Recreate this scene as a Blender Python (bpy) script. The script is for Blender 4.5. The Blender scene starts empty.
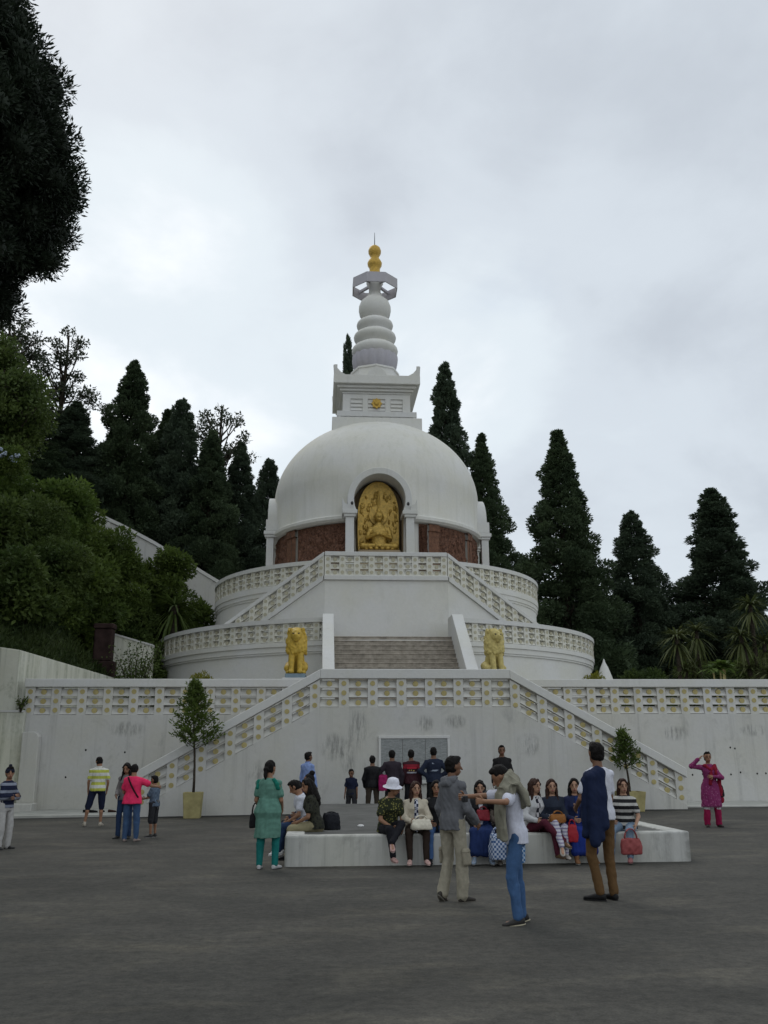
import bpy, math, random
import numpy as np
from mathutils import Vector, Matrix, Euler
R = math.radians
SC = bpy.context.scene
COL = SC.collection

# ------------------------------------------------------------------ camera, sky, sun
cam_d = bpy.data.cameras.new('camera')
cam = bpy.data.objects.new('camera', cam_d); COL.objects.link(cam)
cam_d.sensor_fit = 'VERTICAL'; cam_d.sensor_height = 36.0; cam_d.lens = 904.05 / 1024 * 36.0
cam_d.clip_start = 0.1; cam_d.clip_end = 2000
def cam_matrix(yaw, pitch, roll, loc):
    y, t, r = R(yaw), R(pitch), R(roll)
    F = Vector((math.sin(y)*math.cos(t), math.cos(y)*math.cos(t), math.sin(t)))
    X = Vector((math.cos(y), -math.sin(y), 0)); U = X.cross(F)
    X2 = math.cos(r)*X + math.sin(r)*U; U2 = -math.sin(r)*X + math.cos(r)*U
    m = Matrix((X2, U2, -F)).transposed().to_4x4(); m.translation = Vector(loc)
    return m
cam.matrix_world = cam_matrix(4.145, 14.997, -0.288, (-2.969, 0, 1.65))
SC.camera = cam
SC.view_settings.view_transform = 'Standard'; SC.view_settings.look = 'None'
SC.view_settings.exposure = 0.0; SC.view_settings.gamma = 1.0
SC.view_settings.use_curve_mapping = False

SUN_EL, SUN_AZ = 50.0, -22.0          # behind the pagoda, a little to the left
world = bpy.data.worlds.new('World'); SC.world = world; world.use_nodes = True
def N(nt, typ, **kw):
    n = nt.nodes.new(typ)
    for k, v in kw.items():
        if k.startswith('i_'):
            key = k[2:]
            n.inputs[int(key) if key.isdigit() else key].default_value = v
        else: setattr(n, k, v)
    return n
def build_world():
    nt = world.node_tree; nt.nodes.clear(); L = nt.links.new
    out = N(nt, 'ShaderNodeOutputWorld')
    sky = N(nt, 'ShaderNodeTexSky'); sky.sky_type = 'NISHITA'; sky.sun_disc = False
    sky.sun_elevation = R(SUN_EL); sky.sun_rotation = R(SUN_AZ)
    bg1 = N(nt, 'ShaderNodeBackground', i_Strength=0.10); L(sky.outputs[0], bg1.inputs[0])
    tc = N(nt, 'ShaderNodeTexCoord')
    nrm = N(nt, 'ShaderNodeVectorMath', operation='NORMALIZE'); L(tc.outputs['Generated'], nrm.inputs[0])
    sep = N(nt, 'ShaderNodeSeparateXYZ'); L(nrm.outputs[0], sep.inputs[0])
    zz = N(nt, 'ShaderNodeMath', operation='ADD', i_1=0.36); L(sep.outputs[2], zz.inputs[0])
    zm = N(nt, 'ShaderNodeMath', operation='MAXIMUM', i_1=0.12); L(zz.outputs[0], zm.inputs[0])
    dx = N(nt, 'ShaderNodeMath', operation='DIVIDE'); L(sep.outputs[0], dx.inputs[0]); L(zm.outputs[0], dx.inputs[1])
    dy = N(nt, 'ShaderNodeMath', operation='DIVIDE'); L(sep.outputs[1], dy.inputs[0]); L(zm.outputs[0], dy.inputs[1])
    cmb = N(nt, 'ShaderNodeCombineXYZ'); L(dx.outputs[0], cmb.inputs[0]); L(dy.outputs[0], cmb.inputs[1])
    def noise(scale, det, rough, seed, dist=0.0):
        mp = N(nt, 'ShaderNodeMapping'); mp.inputs['Location'].default_value = (seed, seed*1.7, seed*.3)
        L(cmb.outputs[0], mp.inputs[0])
        n = N(nt, 'ShaderNodeTexNoise', i_Scale=scale, i_Detail=det, i_Roughness=rough, i_Distortion=dist)
        L(mp.outputs[0], n.inputs['Vector']); return n.outputs[0]
    def ramp(src, pts, interp='EASE'):
        r = N(nt, 'ShaderNodeValToRGB'); r.color_ramp.interpolation = interp
        e = r.color_ramp.elements
        while len(e) < len(pts): e.new(.5)
        for q, (p, c) in zip(e, pts): q.position = p; q.color = (*c, 1)
        L(src, r.inputs[0]); return r.outputs[0]
    def spot(d, lo, hi, amp):
        v = Vector(d).normalized()
        dt = N(nt, 'ShaderNodeVectorMath', operation='DOT_PRODUCT'); L(nrm.outputs[0], dt.inputs[0]); dt.inputs[1].default_value = v
        mr = N(nt, 'ShaderNodeMapRange', interpolation_type='SMOOTHSTEP'); L(dt.outputs['Value'], mr.inputs[0])
        mr.inputs[1].default_value = lo; mr.inputs[2].default_value = hi; mr.inputs[3].default_value = 0; mr.inputs[4].default_value = amp
        return mr.outputs[0]
    def add(a, b, op='ADD'):
        m = N(nt, 'ShaderNodeMath', operation=op); L(a, m.inputs[0])
        if isinstance(b, float): m.inputs[1].default_value = b
        else: L(b, m.inputs[1])
        return m.outputs[0]
    big = noise(1.1, 6, .52, 3.1, .3)
    fine = noise(3.2, 7, .55, 7.7, .25)
    v = add(add(big, .60, 'MULTIPLY'), add(fine, .42, 'MULTIPLY'))
    # thinner cloud towards the hidden sun, thicker to the right
    v = add(v, spot(SPOT_A, .968, 1.0, .21)); v = add(v, spot(SPOT_B, .985, 1.0, .19))
    v = add(v, spot(SPOT_D, .90, 1.0, .11), 'SUBTRACT')
    v = add(v, spot(SPOT_C, .955, 1.0, .085), 'SUBTRACT'); v = add(v, spot(Vector((.1, -1, .75)), -.1, 1.0, .12))  # last spot brightens unseen sky behind the camera, added to light the facades
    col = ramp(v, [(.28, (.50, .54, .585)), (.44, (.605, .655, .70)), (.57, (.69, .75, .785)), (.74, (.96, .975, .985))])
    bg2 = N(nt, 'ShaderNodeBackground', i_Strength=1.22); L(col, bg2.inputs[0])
    hole = ramp(noise(2.3, 5, .5, 21.0, .2), [(.60, (.88, .88, .88)), (.74, (.70, .70, .70))])
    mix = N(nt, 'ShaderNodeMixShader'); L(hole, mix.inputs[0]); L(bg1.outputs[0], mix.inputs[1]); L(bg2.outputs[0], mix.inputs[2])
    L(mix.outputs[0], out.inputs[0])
def pix_dir(x, y):
    d = Vector(((x-384)/904.05, (512-y)/904.05, -1)); return cam.matrix_world.to_3x3() @ d
SPOT_A, SPOT_B, SPOT_D, SPOT_C = pix_dir(170, 335), pix_dir(440, 350), pix_dir(620, 280), pix_dir(185, 165)
build_world()
sun_d = bpy.data.lights.new('sun', 'SUN'); sun_d.energy = 0.7; sun_d.angle = R(28); sun_d.color = (1, .96, .90)
sun = bpy.data.objects.new('sun', sun_d); COL.objects.link(sun)
sv = Vector((math.sin(R(SUN_AZ))*math.cos(R(SUN_EL)), math.cos(R(SUN_AZ))*math.cos(R(SUN_EL)), math.sin(R(SUN_EL))))
sun.rotation_euler = sv.to_track_quat('Z', 'Y').to_euler(); sun.location = (0, 20, 60)

# ------------------------------------------------------------------ materials
MATS = {}
def new_mat(name, rough=.8, spec=.3):
    m = bpy.data.materials.new(name); m.use_nodes = True
    nt = m.node_tree; b = nt.nodes['Principled BSDF']
    b.inputs['Roughness'].default_value = rough; b.inputs['Specular IOR Level'].default_value = spec
    return m, nt, b
def tex_noise(nt, scale, detail=4, rough=.55, stretch=(1, 1, 1), coord='Object', dist=0.0):
    tc = N(nt, 'ShaderNodeTexCoord'); mp = N(nt, 'ShaderNodeMapping'); mp.inputs['Scale'].default_value = stretch
    n = N(nt, 'ShaderNodeTexNoise', i_Scale=scale, i_Detail=detail, i_Roughness=rough, i_Distortion=dist)
    if coord == 'World':
        g = N(nt, 'ShaderNodeNewGeometry'); nt.links.new(g.outputs['Position'], mp.inputs[0])
    else: nt.links.new(tc.outputs[coord], mp.inputs[0])
    nt.links.new(mp.outputs[0], n.inputs['Vector']); return n.outputs[0]
def cramp(nt, src, pts, interp='LINEAR'):
    r = N(nt, 'ShaderNodeValToRGB'); r.color_ramp.interpolation = interp; e = r.color_ramp.elements
    while len(e) < len(pts): e.new(.5)
    for q, (p, c) in zip(e, pts):
        q.position = p; q.color = (*c, 1) if len(c) == 3 else c
    nt.links.new(src, r.inputs[0]); return r.outputs[0]
def mixc(nt, fac, a, b, mode='MIX'):
    m = N(nt, 'ShaderNodeMix', data_type='RGBA', blend_type=mode)
    for s, v in ((0, fac), (6, a), (7, b)):
        if isinstance(v, (int, float)): m.inputs[s].default_value = v
        elif isinstance(v, tuple): m.inputs[s].default_value = (*v, 1)
        else: nt.links.new(v, m.inputs[s])
    return m.outputs[2]
def bump(nt, b, src, strength, dist):
    n = N(nt, 'ShaderNodeBump', i_Strength=strength, i_Distance=dist); nt.links.new(src, n.inputs['Height'])
    nt.links.new(n.outputs[0], b.inputs['Normal'])
def plaster(name, base, stain, lo=.56, hi=.74, streak=1.0, coord='World', tint=(.96, .95, .88), spots=None):
    m, nt, b = new_mat(name, .85, .2)
    n1 = tex_noise(nt, 1.0, 7, .68, (3.6, 3.6, .16), coord); n2 = tex_noise(nt, .55, 4, .6, (1, 1, 1), coord)
    n3 = tex_noise(nt, 9, 5, .6, (1, 1, 1), coord)
    c = mixc(nt, cramp(nt, n2, [(.35, (0, 0, 0)), (.7, (1, 1, 1))]), base, tuple(a*t for a, t in zip(base, tint)))
    f = N(nt, 'ShaderNodeMath', operation='MULTIPLY', i_1=streak)
    nt.links.new(cramp(nt, n1, [(lo, (0, 0, 0)), (hi, (1, 1, 1))]), f.inputs[0])
    f2 = N(nt, 'ShaderNodeMath', operation='MULTIPLY'); nt.links.new(f.outputs[0], f2.inputs[0])
    nt.links.new(cramp(nt, n3, [(.3, (.25, .25, .25)), (.65, (1, 1, 1))]), f2.inputs[1])
    c = mixc(nt, f2.outputs[0], c, stain)
    n4 = tex_noise(nt, 1.5, 7, .72, (1, 1, .55), coord, .4)
    f3 = N(nt, 'ShaderNodeMath', operation='MULTIPLY', i_1=.5*streak); nt.links.new(cramp(nt, n4, [(.565, (0, 0, 0)), (.68, (1, 1, 1))]), f3.inputs[0])
    c = mixc(nt, f3.outputs[0], c, tuple(a*1.25 for a in stain))
    for (px, pz, rx, rz_) in (spots or ()):      # old mildew patches with their own place on the wall
        g = N(nt, 'ShaderNodeNewGeometry'); sp = N(nt, 'ShaderNodeSeparateXYZ'); nt.links.new(g.outputs['Position'], sp.inputs[0])
        def ax(o, c0, r0):
            a = N(nt, 'ShaderNodeMath', operation='SUBTRACT', i_1=c0); nt.links.new(o, a.inputs[0]); q = N(nt, 'ShaderNodeMath', operation='DIVIDE', i_1=r0); nt.links.new(a.outputs[0], q.inputs[0]); w = N(nt, 'ShaderNodeMath', operation='POWER', i_1=2.0); nt.links.new(q.outputs[0], w.inputs[0]); return w.outputs[0]
        ad = N(nt, 'ShaderNodeMath', operation='ADD'); nt.links.new(ax(sp.outputs[0], px, rx), ad.inputs[0]); nt.links.new(ax(sp.outputs[2], pz, rz_), ad.inputs[1])
        mr = N(nt, 'ShaderNodeMapRange', interpolation_type='SMOOTHSTEP'); nt.links.new(ad.outputs[0], mr.inputs[0]); mr.inputs[1].default_value = 1.0; mr.inputs[2].default_value = .1; mr.inputs[3].default_value = 0; mr.inputs[4].default_value = .62
        ns = tex_noise(nt, 1.0, 7, .75, (9, 9, 1.6), coord); f4 = N(nt, 'ShaderNodeMath', operation='MULTIPLY'); nt.links.new(mr.outputs[0], f4.inputs[0]); nt.links.new(cramp(nt, ns, [(.44, (0, 0, 0)), (.6, (1, 1, 1))]), f4.inputs[1])
        c = mixc(nt, f4.outputs[0], c, tuple(a*.9 for a in stain))
    c = mixc(nt, .10, c, cramp(nt, n3, [(.3, (.25, .25, .25)), (.7, (.85, .85, .85))]), 'MULTIPLY')
    nt.links.new(c, b.inputs['Base Color']); bump(nt, b, n3, .25, .02); return m
M = MATS
M['wall'] = plaster('white_lime_wall', (.555, .55, .535), (.19, .19, .18), .53, .78, .62, spots=((-1.75, 2.35, .38, .75), (-2.5, 1.85, .5, .5), (-2.05, 1.6, .3, .7), (.25, 2.55, .35, .3), (1.2, 2.6, .4, .25), (-4.6, 1.0, .5, .6), (9.4, 2.3, .6, .3), (12.2, 2.4, .6, .25), (-9.3, 2.5, .7, .3), (3.4, 1.9, .5, .4)))
M['wall_dirty'] = plaster('mossy_white_wall', (.64, .64, .57), (.16, .18, .11), .46, .70, .9)
M['kerb'] = plaster('worn_white_kerb', (.48, .48, .465), (.13, .13, .12), .47, .70, .8)
M['pagoda'] = plaster('pagoda_plaster', (.68, .675, .66), (.38, .38, .35), .60, .85, .45)
M['dome'] = plaster('dome_plaster', (.67, .66, .63), (.40, .40, .33), .50, .80, .55)
M['rail'] = plaster('rail_plaster', (.60, .595, .58), (.26, .26, .25), .52, .78, .7)
M['rail_old'] = plaster('rail_cream_plaster', (.70, .69, .64), (.30, .29, .25), .50, .78, .7)
M['trim'] = plaster('white_trim', (.63, .63, .63), (.36, .36, .34), .60, .85, .5)
M['lilac'] = plaster('lilac_paint', (.47, .455, .50), (.35, .33, .36), .55, .8, .4)
def simple(name, col, rough=.6, spec=.3, metal=0.0, var=.25, scale=6, bmp=.2):
    m, nt, b = new_mat(name, rough, spec); b.inputs['Metallic'].default_value = metal
    n = tex_noise(nt, scale, 5, .6)
    nt.links.new(cramp(nt, n, [(.25, tuple(c*(1-var) for c in col)), (.75, tuple(min(1, c*(1+var*.6)) for c in col))]), b.inputs['Base Color'])
    if bmp: bump(nt, b, n, bmp, .02)
    return m
M['gold_disc'] = simple('faded_gold_rosette', (.44, .37, .17), .7, .2, 0)
M['pale_disc'] = simple('worn_rosette', (.47, .44, .33), .8, .2, 0)
M['gold'] = simple('gilded_metal', (.50, .325, .07), .42, .5, .4, .45, 9, .4)
M['gold_matt'] = simple('gold_paint', (.52, .33, .06), .5, .4, .3, .3, 7, .3)
M['lion_l'] = simple('ochre_yellow_paint', (.50, .335, .05), .55, .3, 0, .3, 9, .4)
M['lion_r'] = simple('pale_yellow_paint', (.50, .41, .15), .6, .3, 0, .3, 9, .4)
M['step'] = simple('brown_grey_stone', (.335, .300, .255), .9, .1, 0, .45, 5, .4)
M['niche'] = simple('tan_niche_plaster', (.30, .23, .15), .8, .2, 0, .2, 3)
M['relief'] = simple('red_brown_terracotta', (.16, .078, .05), .75, .25, 0, .95, 12, 1.0)
M['relief_tan'] = simple('ochre_brown_terracotta', (.165, .080, .048), .75, .25, 0, .6, 8, .6)
M['pot'] = simple('yellow_painted_planter', (.36, .315, .15), .8, .2, 0, .35, 4)
M['soil'] = simple('dark_soil', (.05, .04, .03), .95, .1)
M['bark'] = simple('dark_bark', (.055, .045, .035), .95, .1, 0, .5, 8, .6)
M['iron'] = simple('dark_metal', (.04, .04, .045), .5, .4)
M['bluegrey'] = simple('blue_grey_plinth', (.20, .27, .32), .7)
M['topcon'] = simple('grey_concrete', (.115, .115, .11), .95, .1, 0, .45, 1.2, .3)
M['darkstone'] = simple('dark_red_brown_stone', (.045, .028, .026), .9, .1, 0, .7, 2.0, .6)
M['contact_shade'] = simple('contact_shade_asphalt', (.035, .035, .034), .8, .3, 0, .4, 2)  # asphalt colour darkened to stand for shade at the wall foot
M['hole'] = simple('dark_weep_hole', (.015, .015, .015), .95, .05)
def ground_mat():
    m, nt, b = new_mat('asphalt', .9, .25)
    n1 = tex_noise(nt, .38, 6, .62, (1, 1.6, 1), 'World', .6); n2 = tex_noise(nt, 2.4, 6, .62, (1, 1, 1), 'World'); n3 = tex_noise(nt, 55, 3, .6, (1, 1, 1), 'World'); n4 = tex_noise(nt, 11, 5, .7, (1, 1, 1), 'World'); n5 = tex_noise(nt, .16, 5, .6, (1, 2.2, 1), 'World', .8)
    c = cramp(nt, n1, [(.32, (.052, .053, .052)), (.55, (.070, .070, .068)), (.74, (.105, .103, .098))])
    c = mixc(nt, .55, c, cramp(nt, n2, [(.3, (.55, .55, .55)), (.72, (1, 1, 1))]), 'MULTIPLY')
    c = mixc(nt, .55, c, cramp(nt, n3, [(.3, (.35, .35, .35)), (.7, (1.1, 1.1, 1.1))]), 'MULTIPLY')
    c = mixc(nt, .75, c, cramp(nt, n4, [(.36, (.64, .64, .64)), (.5, (.97, .97, .97)), (.66, (1.28, 1.26, 1.22))]), 'MULTIPLY')
    c = mixc(nt, .8, c, cramp(nt, n5, [(.36, (.74, .74, .74)), (.55, (1, 1, 1)), (.68, (1.22, 1.2, 1.16))]), 'MULTIPLY')
    n6 = tex_noise(nt, .75, 6, .66, (.8, 1.7, 1), 'World', .5)
    c = mixc(nt, 1.0, c, cramp(nt, n6, [(.52, (1, 1, 1)), (.66, (1.42, 1.38, 1.30))]), 'MULTIPLY')
    c = mixc(nt, 1.0, c, (1.24, 1.18, 1.06), 'MULTIPLY')
    nt.links.new(c, b.inputs['Base Color']); bump(nt, b, n4, .7, .02); return m
M['asphalt'] = ground_mat()
def hill_mat():
    m, nt, b = new_mat('grassy_earth', .95, .1)
    n1 = tex_noise(nt, .8, 6, .6, (1, 1, 1), 'World'); n2 = tex_noise(nt, 6, 5, .6, (1, 1, 1), 'World')
    c = cramp(nt, n1, [(.3, (.020, .030, .012)), (.6, (.038, .052, .018)), (.8, (.06, .06, .03))])
    c = mixc(nt, .7, c, cramp(nt, n2, [(.3, (.4, .4, .4)), (.7, (1, 1, 1))]), 'MULTIPLY')
    nt.links.new(c, b.inputs['Base Color']); bump(nt, b, n2, .6, .1); return m
M['hill'] = hill_mat()
def foliage(name, c0, c1, scale=.7, trans=.25, rough=.65):
    m, nt, b = new_mat(name, rough, .25)
    n = tex_noise(nt, scale, 4, .6); n2 = tex_noise(nt, scale*9, 3, .6)
    c = cramp(nt, n, [(.33, c0), (.68, c1)])
    c = mixc(nt, .6, c, cramp(nt, n2, [(.3, (.55, .55, .55)), (.7, (1.25, 1.25, 1.1))]), 'MULTIPLY')
    nt.links.new(c, b.inputs['Base Color'])
    t = N(nt, 'ShaderNodeBsdfTranslucent'); nt.links.new(c, t.inputs[0])
    mx = N(nt, 'ShaderNodeMixShader', i_0=trans); nt.links.new(b.outputs[0], mx.inputs[1]); nt.links.new(t.outputs[0], mx.inputs[2])
    nt.links.new(mx.outputs[0], nt.nodes['Material Output'].inputs[0]); return m
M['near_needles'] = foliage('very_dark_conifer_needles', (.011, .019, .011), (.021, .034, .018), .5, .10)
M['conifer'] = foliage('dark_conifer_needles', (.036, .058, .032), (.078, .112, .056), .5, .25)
M['conifer_blue'] = foliage('blue_green_conifer_needles', (.038, .058, .040), (.080, .112, .070), .5, .25)
M['leaf_dark'] = foliage('dark_broad_leaves', (.050, .082, .022), (.108, .15, .038), .5, .38)
M['leaf_mid'] = foliage('mid_green_leaves', (.055, .09, .019), (.12, .17, .036), .8, .4)
M['leaf_light'] = foliage('bright_green_leaves', (.055, .098, .020), (.125, .185, .04), .9, .4)
M['leaf_lacy'] = foliage('grey_green_leaves', (.035, .048, .030), (.06, .075, .045), .8, .3)
M['blade'] = foliage('olive_blade_leaves', (.05, .07, .022), (.11, .125, .045), 1.2, .3)
M['yellow_leaf'] = foliage('yellow_green_leaves', (.16, .17, .02), (.26, .25, .04), 3, .3)
M['grass'] = foliage('wild_grass_blades', (.025, .045, .012), (.06, .085, .025), .8, .3)
M['bloom'] = simple('pale_blue_petals', (.42, .48, .58), .8)
M['floor'] = simple('pale_ledge_concrete', (.42, .42, .39), .9, .1, 0, .3, 1.5)
M['terr'] = simple('terrace_paving', (.30, .30, .29), .9, .1, 0, .3, 1.5)
M['board'] = None
def board_mat():
    m, nt, b = new_mat('engraved_grey_stone', .45, .4)
    tc = N(nt, 'ShaderNodeTexCoord'); mp = N(nt, 'ShaderNodeMapping'); nt.links.new(tc.outputs['Object'], mp.inputs[0])
    mp.inputs['Rotation'].default_value = (R(90), 0, 0)
    br = N(nt, 'ShaderNodeTexBrick', i_Scale=9.0); br.inputs['Mortar Size'].default_value = .012
    br.inputs['Brick Width'].default_value = .9; br.inputs['Row Height'].default_value = .32
    br.inputs[1].default_value = (.25, .265, .265, 1); br.inputs[2].default_value = (.33, .345, .345, 1); br.inputs[3].default_value = (.16, .17, .17, 1)
    nt.links.new(mp.outputs[0], br.inputs[0])
    n = tex_noise(nt, 16, 4, .7, (1, 1, 5))
    c = mixc(nt, .5, br.outputs[0], cramp(nt, n, [(.42, (.55, .55, .55)), (.56, (1, 1, 1))]), 'MULTIPLY')
    nt.links.new(c, b.inputs['Base Color']); return m
M['board'] = board_mat()
CL = {}
def cloth(col, pat=None, col2=None, a=.1, b_=.5, rough=.85):
    key = (col, pat, col2, a, b_)
    if key in CL: return CL[key]
    m, nt, b = new_mat('cloth', rough, .15)
    n = tex_noise(nt, 22, 4, .6); base = col
    if pat:
        tc = N(nt, 'ShaderNodeTexCoord')
        if pat in ('stripe', 'vstripe'):
            sp = N(nt, 'ShaderNodeSeparateXYZ'); nt.links.new(tc.outputs['Object'], sp.inputs[0])
            d = N(nt, 'ShaderNodeMath', operation='DIVIDE', i_1=a); nt.links.new(sp.outputs[2 if pat == 'stripe' else 0], d.inputs[0])
            fr = N(nt, 'ShaderNodeMath', operation='FRACT'); nt.links.new(d.outputs[0], fr.inputs[0])
            g = N(nt, 'ShaderNodeMath', operation='GREATER_THAN', i_1=b_); nt.links.new(fr.outputs[0], g.inputs[0]); fac = g.outputs[0]
        elif pat == 'check':
            ck = N(nt, 'ShaderNodeTexChecker', i_Scale=1/a); nt.links.new(tc.outputs['Object'], ck.inputs[0]); fac = ck.outputs[1]
        elif pat == 'band':
            sp = N(nt, 'ShaderNodeSeparateXYZ'); nt.links.new(tc.outputs['Object'], sp.inputs[0])
            g1 = N(nt, 'ShaderNodeMath', operation='GREATER_THAN', i_1=a); nt.links.new(sp.outputs[2], g1.inputs[0])
            g2 = N(nt, 'ShaderNodeMath', operation='LESS_THAN', i_1=b_); nt.links.new(sp.outputs[2], g2.inputs[0])
            g = N(nt, 'ShaderNodeMath', operation='MULTIPLY'); nt.links.new(g1.outputs[0], g.inputs[0]); nt.links.new(g2.outputs[0], g.inputs[1]); fac = g.outputs[0]
        else:
            vo = N(nt, 'ShaderNodeTexVoronoi', i_Scale=1/a); nt.links.new(tc.outputs['Object'], vo.inputs[0])
            g = N(nt, 'ShaderNodeMath', operation='LESS_THAN', i_1=b_); nt.links.new(vo.outputs[0], g.inputs[0]); fac = g.outputs[0]
        base = mixc(nt, fac, col, col2)
    c = mixc(nt, .6, base, cramp(nt, n, [(.3, (.72, .72, .72)), (.7, (1.08, 1.08, 1.08))]), 'MULTIPLY')
    nt.links.new(c, b.inputs['Base Color']); bump(nt, b, n, .3, .01)
    CL[key] = m; return m
def skin_mat(tone):
    return CL.setdefault(('skin', tone), simple('skin', tone, .55, .35, 0, .12, 14, .05))
SK = {'b': (.17, .085, .05), 'm': (.26, .135, .08), 'l': (.36, .205, .135)}
HAIR = simple('black_hair', (.008, .0065, .006), .7, .15, 0, .4, 40, .4)
HAIR_B = simple('reddish_brown_hair', (.035, .015, .010), .65, .2, 0, .4, 40, .4)
EYE = simple('eye', (.012, .010, .009), .7, .1, 0, .1)
LIP = simple('lips', (.25, .07, .06), .5, .4, 0, .1)

# ------------------------------------------------------------------ mesh helpers
def finish(name, me, mats, parent=None, loc=None, rot=None, smooth=None):
    for m in (mats if isinstance(mats, (list, tuple)) else [mats]):
        if len(me.materials) < (len(mats) if isinstance(mats, (list, tuple)) else 1): me.materials.append(m)
    o = bpy.data.objects.new(name, me); COL.objects.link(o)
    if parent: o.parent = parent
    if loc is not None: o.location = loc
    if rot is not None: o.rotation_euler = rot
    if smooth is not None: shade(me, smooth)
    return o
def shade(me, angle=None):
    me.polygons.foreach_set('use_smooth', [True]*len(me.polygons))
    if angle and angle is not True:
        try: me.set_sharp_from_angle(angle=R(angle))
        except Exception: pass
def tag(o, label=None, cat=None, group=None, kind=None):
    if label: o['label'] = label
    if cat: o['category'] = cat
    if group: o['group'] = group
    if kind: o['kind'] = kind
    return o
def thing(name, label, cat, loc=(0, 0, 0), rz=0, group=None):
    o = bpy.data.objects.new(name, None); COL.objects.link(o); o.location = loc; o.rotation_euler = (0, 0, rz)
    o.empty_display_size = .2
    return tag(o, label, cat, group)
def copy_tree(o, parent=None):
    c = o.copy(); COL.objects.link(c)
    if parent: c.parent = parent
    for ch in list(o.children): copy_tree(ch, c)
    return c
def perp(d):
    d = Vector(d).normalized(); a = Vector((0, 0, 1)) if abs(d.z) < .9 else Vector((1, 0, 0))
    u = d.cross(a).normalized(); return u, d.cross(u).normalized()
class Geo:
    def __init__(s): s.v = []; s.f = []; s.m = []
    def add(s, vs, fs, mi=0):
        b = len(s.v); s.v += [tuple(v) for v in vs]; s.f += [tuple(i+b for i in f) for f in fs]; s.m += [mi]*len(fs); return s
    def hexa(s, c, mi=0):     # 8 corners: bottom 0-3 ccw, top 4-7
        return s.add(c, [(3, 2, 1, 0), (4, 5, 6, 7), (0, 1, 5, 4), (1, 2, 6, 5), (2, 3, 7, 6), (3, 0, 4, 7)], mi)
    def box(s, x0, x1, y0, y1, z0, z1, mi=0):
        return s.hexa([(x0, y0, z0), (x1, y0, z0), (x1, y1, z0), (x0, y1, z0), (x0, y0, z1), (x1, y0, z1), (x1, y1, z1), (x0, y1, z1)], mi)
    def prism_y(s, poly, y0, y1, mi=0):   # poly in (x,z), ccw seen from -y
        n = len(poly); vs = [(x, y0, z) for x, z in poly] + [(x, y1, z) for x, z in poly]
        fs = [tuple(range(n)), tuple(range(2*n-1, n-1, -1))] + [(i, i+n, (i+1) % n+n, (i+1) % n) for i in range(n)]
        return s.add(vs, fs, mi)
    def prism_z(s, poly, z0, z1, mi=0):
        n = len(poly); vs = [(x, y, z0) for x, y in poly] + [(x, y, z1) for x, y in poly]
        fs = [tuple(range(n-1, -1, -1)), tuple(range(n, 2*n))] + [(i, (i+1) % n, (i+1) % n+n, i+n) for i in range(n)]
        return s.add(vs, fs, mi)
    def rings(s, rs, closed=True, caps=True, mi=0):   # list of lists of points
        n = len(rs[0]); vs = [p for r in rs for p in r]; fs = []
        for k in range(len(rs)-1):
            for i in range(n if closed else n-1):
                j = (i+1) % n; fs.append((k*n+i, k*n+j, (k+1)*n+j, (k+1)*n+i))
        if caps and closed: fs += [tuple(range(n-1, -1, -1)), tuple(range((len(rs)-1)*n, len(rs)*n))]
        return s.add(vs, fs, mi)
    def loft(s, rs, n=16, mi=0):          # (center, ux, uy)
        out = []
        for c, ux, uy in rs:
            c, ux, uy = Vector(c), Vector(ux), Vector(uy)
            out.append([c + ux*math.cos(2*math.pi*i/n) + uy*math.sin(2*math.pi*i/n) for i in range(n)])
        return s.rings(out, mi=mi)
    def cap(s, p, q, r0, r1, n=10, mi=0):
        p, q = Vector(p), Vector(q); d = q-p; l = d.length
        if l < 1e-6: d = Vector((0, 0, 1))
        d = d.normalized(); u, w = perp(d); rs = []
        for a in (-80, -50, -20): rs.append((p + d*r0*math.sin(R(a)), r0*math.cos(R(a))))
        for a in (20, 50, 80): rs.append((q + d*r1*math.sin(R(a)), r1*math.cos(R(a))))
        return s.loft([(c, u*r, w*r) for c, r in rs], n, mi)
    def tube(s, pts, radii, n=8, mi=0):
        out = []
        for i, p in enumerate(pts):
            a = Vector(pts[max(0, i-1)]); b = Vector(pts[min(len(pts)-1, i+1)]); u, w = perp(b-a)
            out.append((p, u*radii[i], w*radii[i]))
        return s.loft(out, n, mi)
    def ell(s, c, ax, ay, az, n=14, k=9, mi=0):
        c, ax, ay, az = Vector(c), Vector(ax), Vector(ay), Vector(az)
        return s.loft([(c + az*math.sin(t), ax*math.cos(t), ay*math.cos(t)) for t in np.linspace(-1.45, 1.45, k)], n, mi)
    def lathe(s, prof, n=64, a0=0, a1=360, c=(0, 0), mi=0, caps=False):
        full = abs(a1-a0) >= 360; m = n if full else n+1
        rs = []
        for r, z in prof:
            rs.append([(c[0]+r*math.cos(R(a0+(a1-a0)*i/n)), c[1]+r*math.sin(R(a0+(a1-a0)*i/n)), z) for i in range(m)])
        return s.rings(rs, closed=full, caps=caps and full, mi=mi)
    def disc_y(s, x, y, z, r, d, mi=0, n=10):   # small rosette facing -y
        pts = [(x+r*math.cos(2*math.pi*i/n), z+r*math.sin(2*math.pi*i/n)) for i in range(n)]
        return s.prism_y(pts, y-d, y, mi)
    def mesh(s, name):
        me = bpy.data.meshes.new(name); me.from_pydata(s.v, [], s.f)
        if any(s.m): me.polygons.foreach_set('material_index', s.m)
        me.update(); return me
    def build(s, name, mats, parent=None, loc=None, rot=None, smooth=None, bevel=0):
        o = finish(name, s.mesh(name), mats, parent, loc, rot, smooth)
        if bevel:
            b = o.modifiers.new('bevel', 'BEVEL'); b.width = bevel; b.segments = 2; b.limit_method = 'ANGLE'; b.angle_limit = R(40)
        return o
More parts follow.
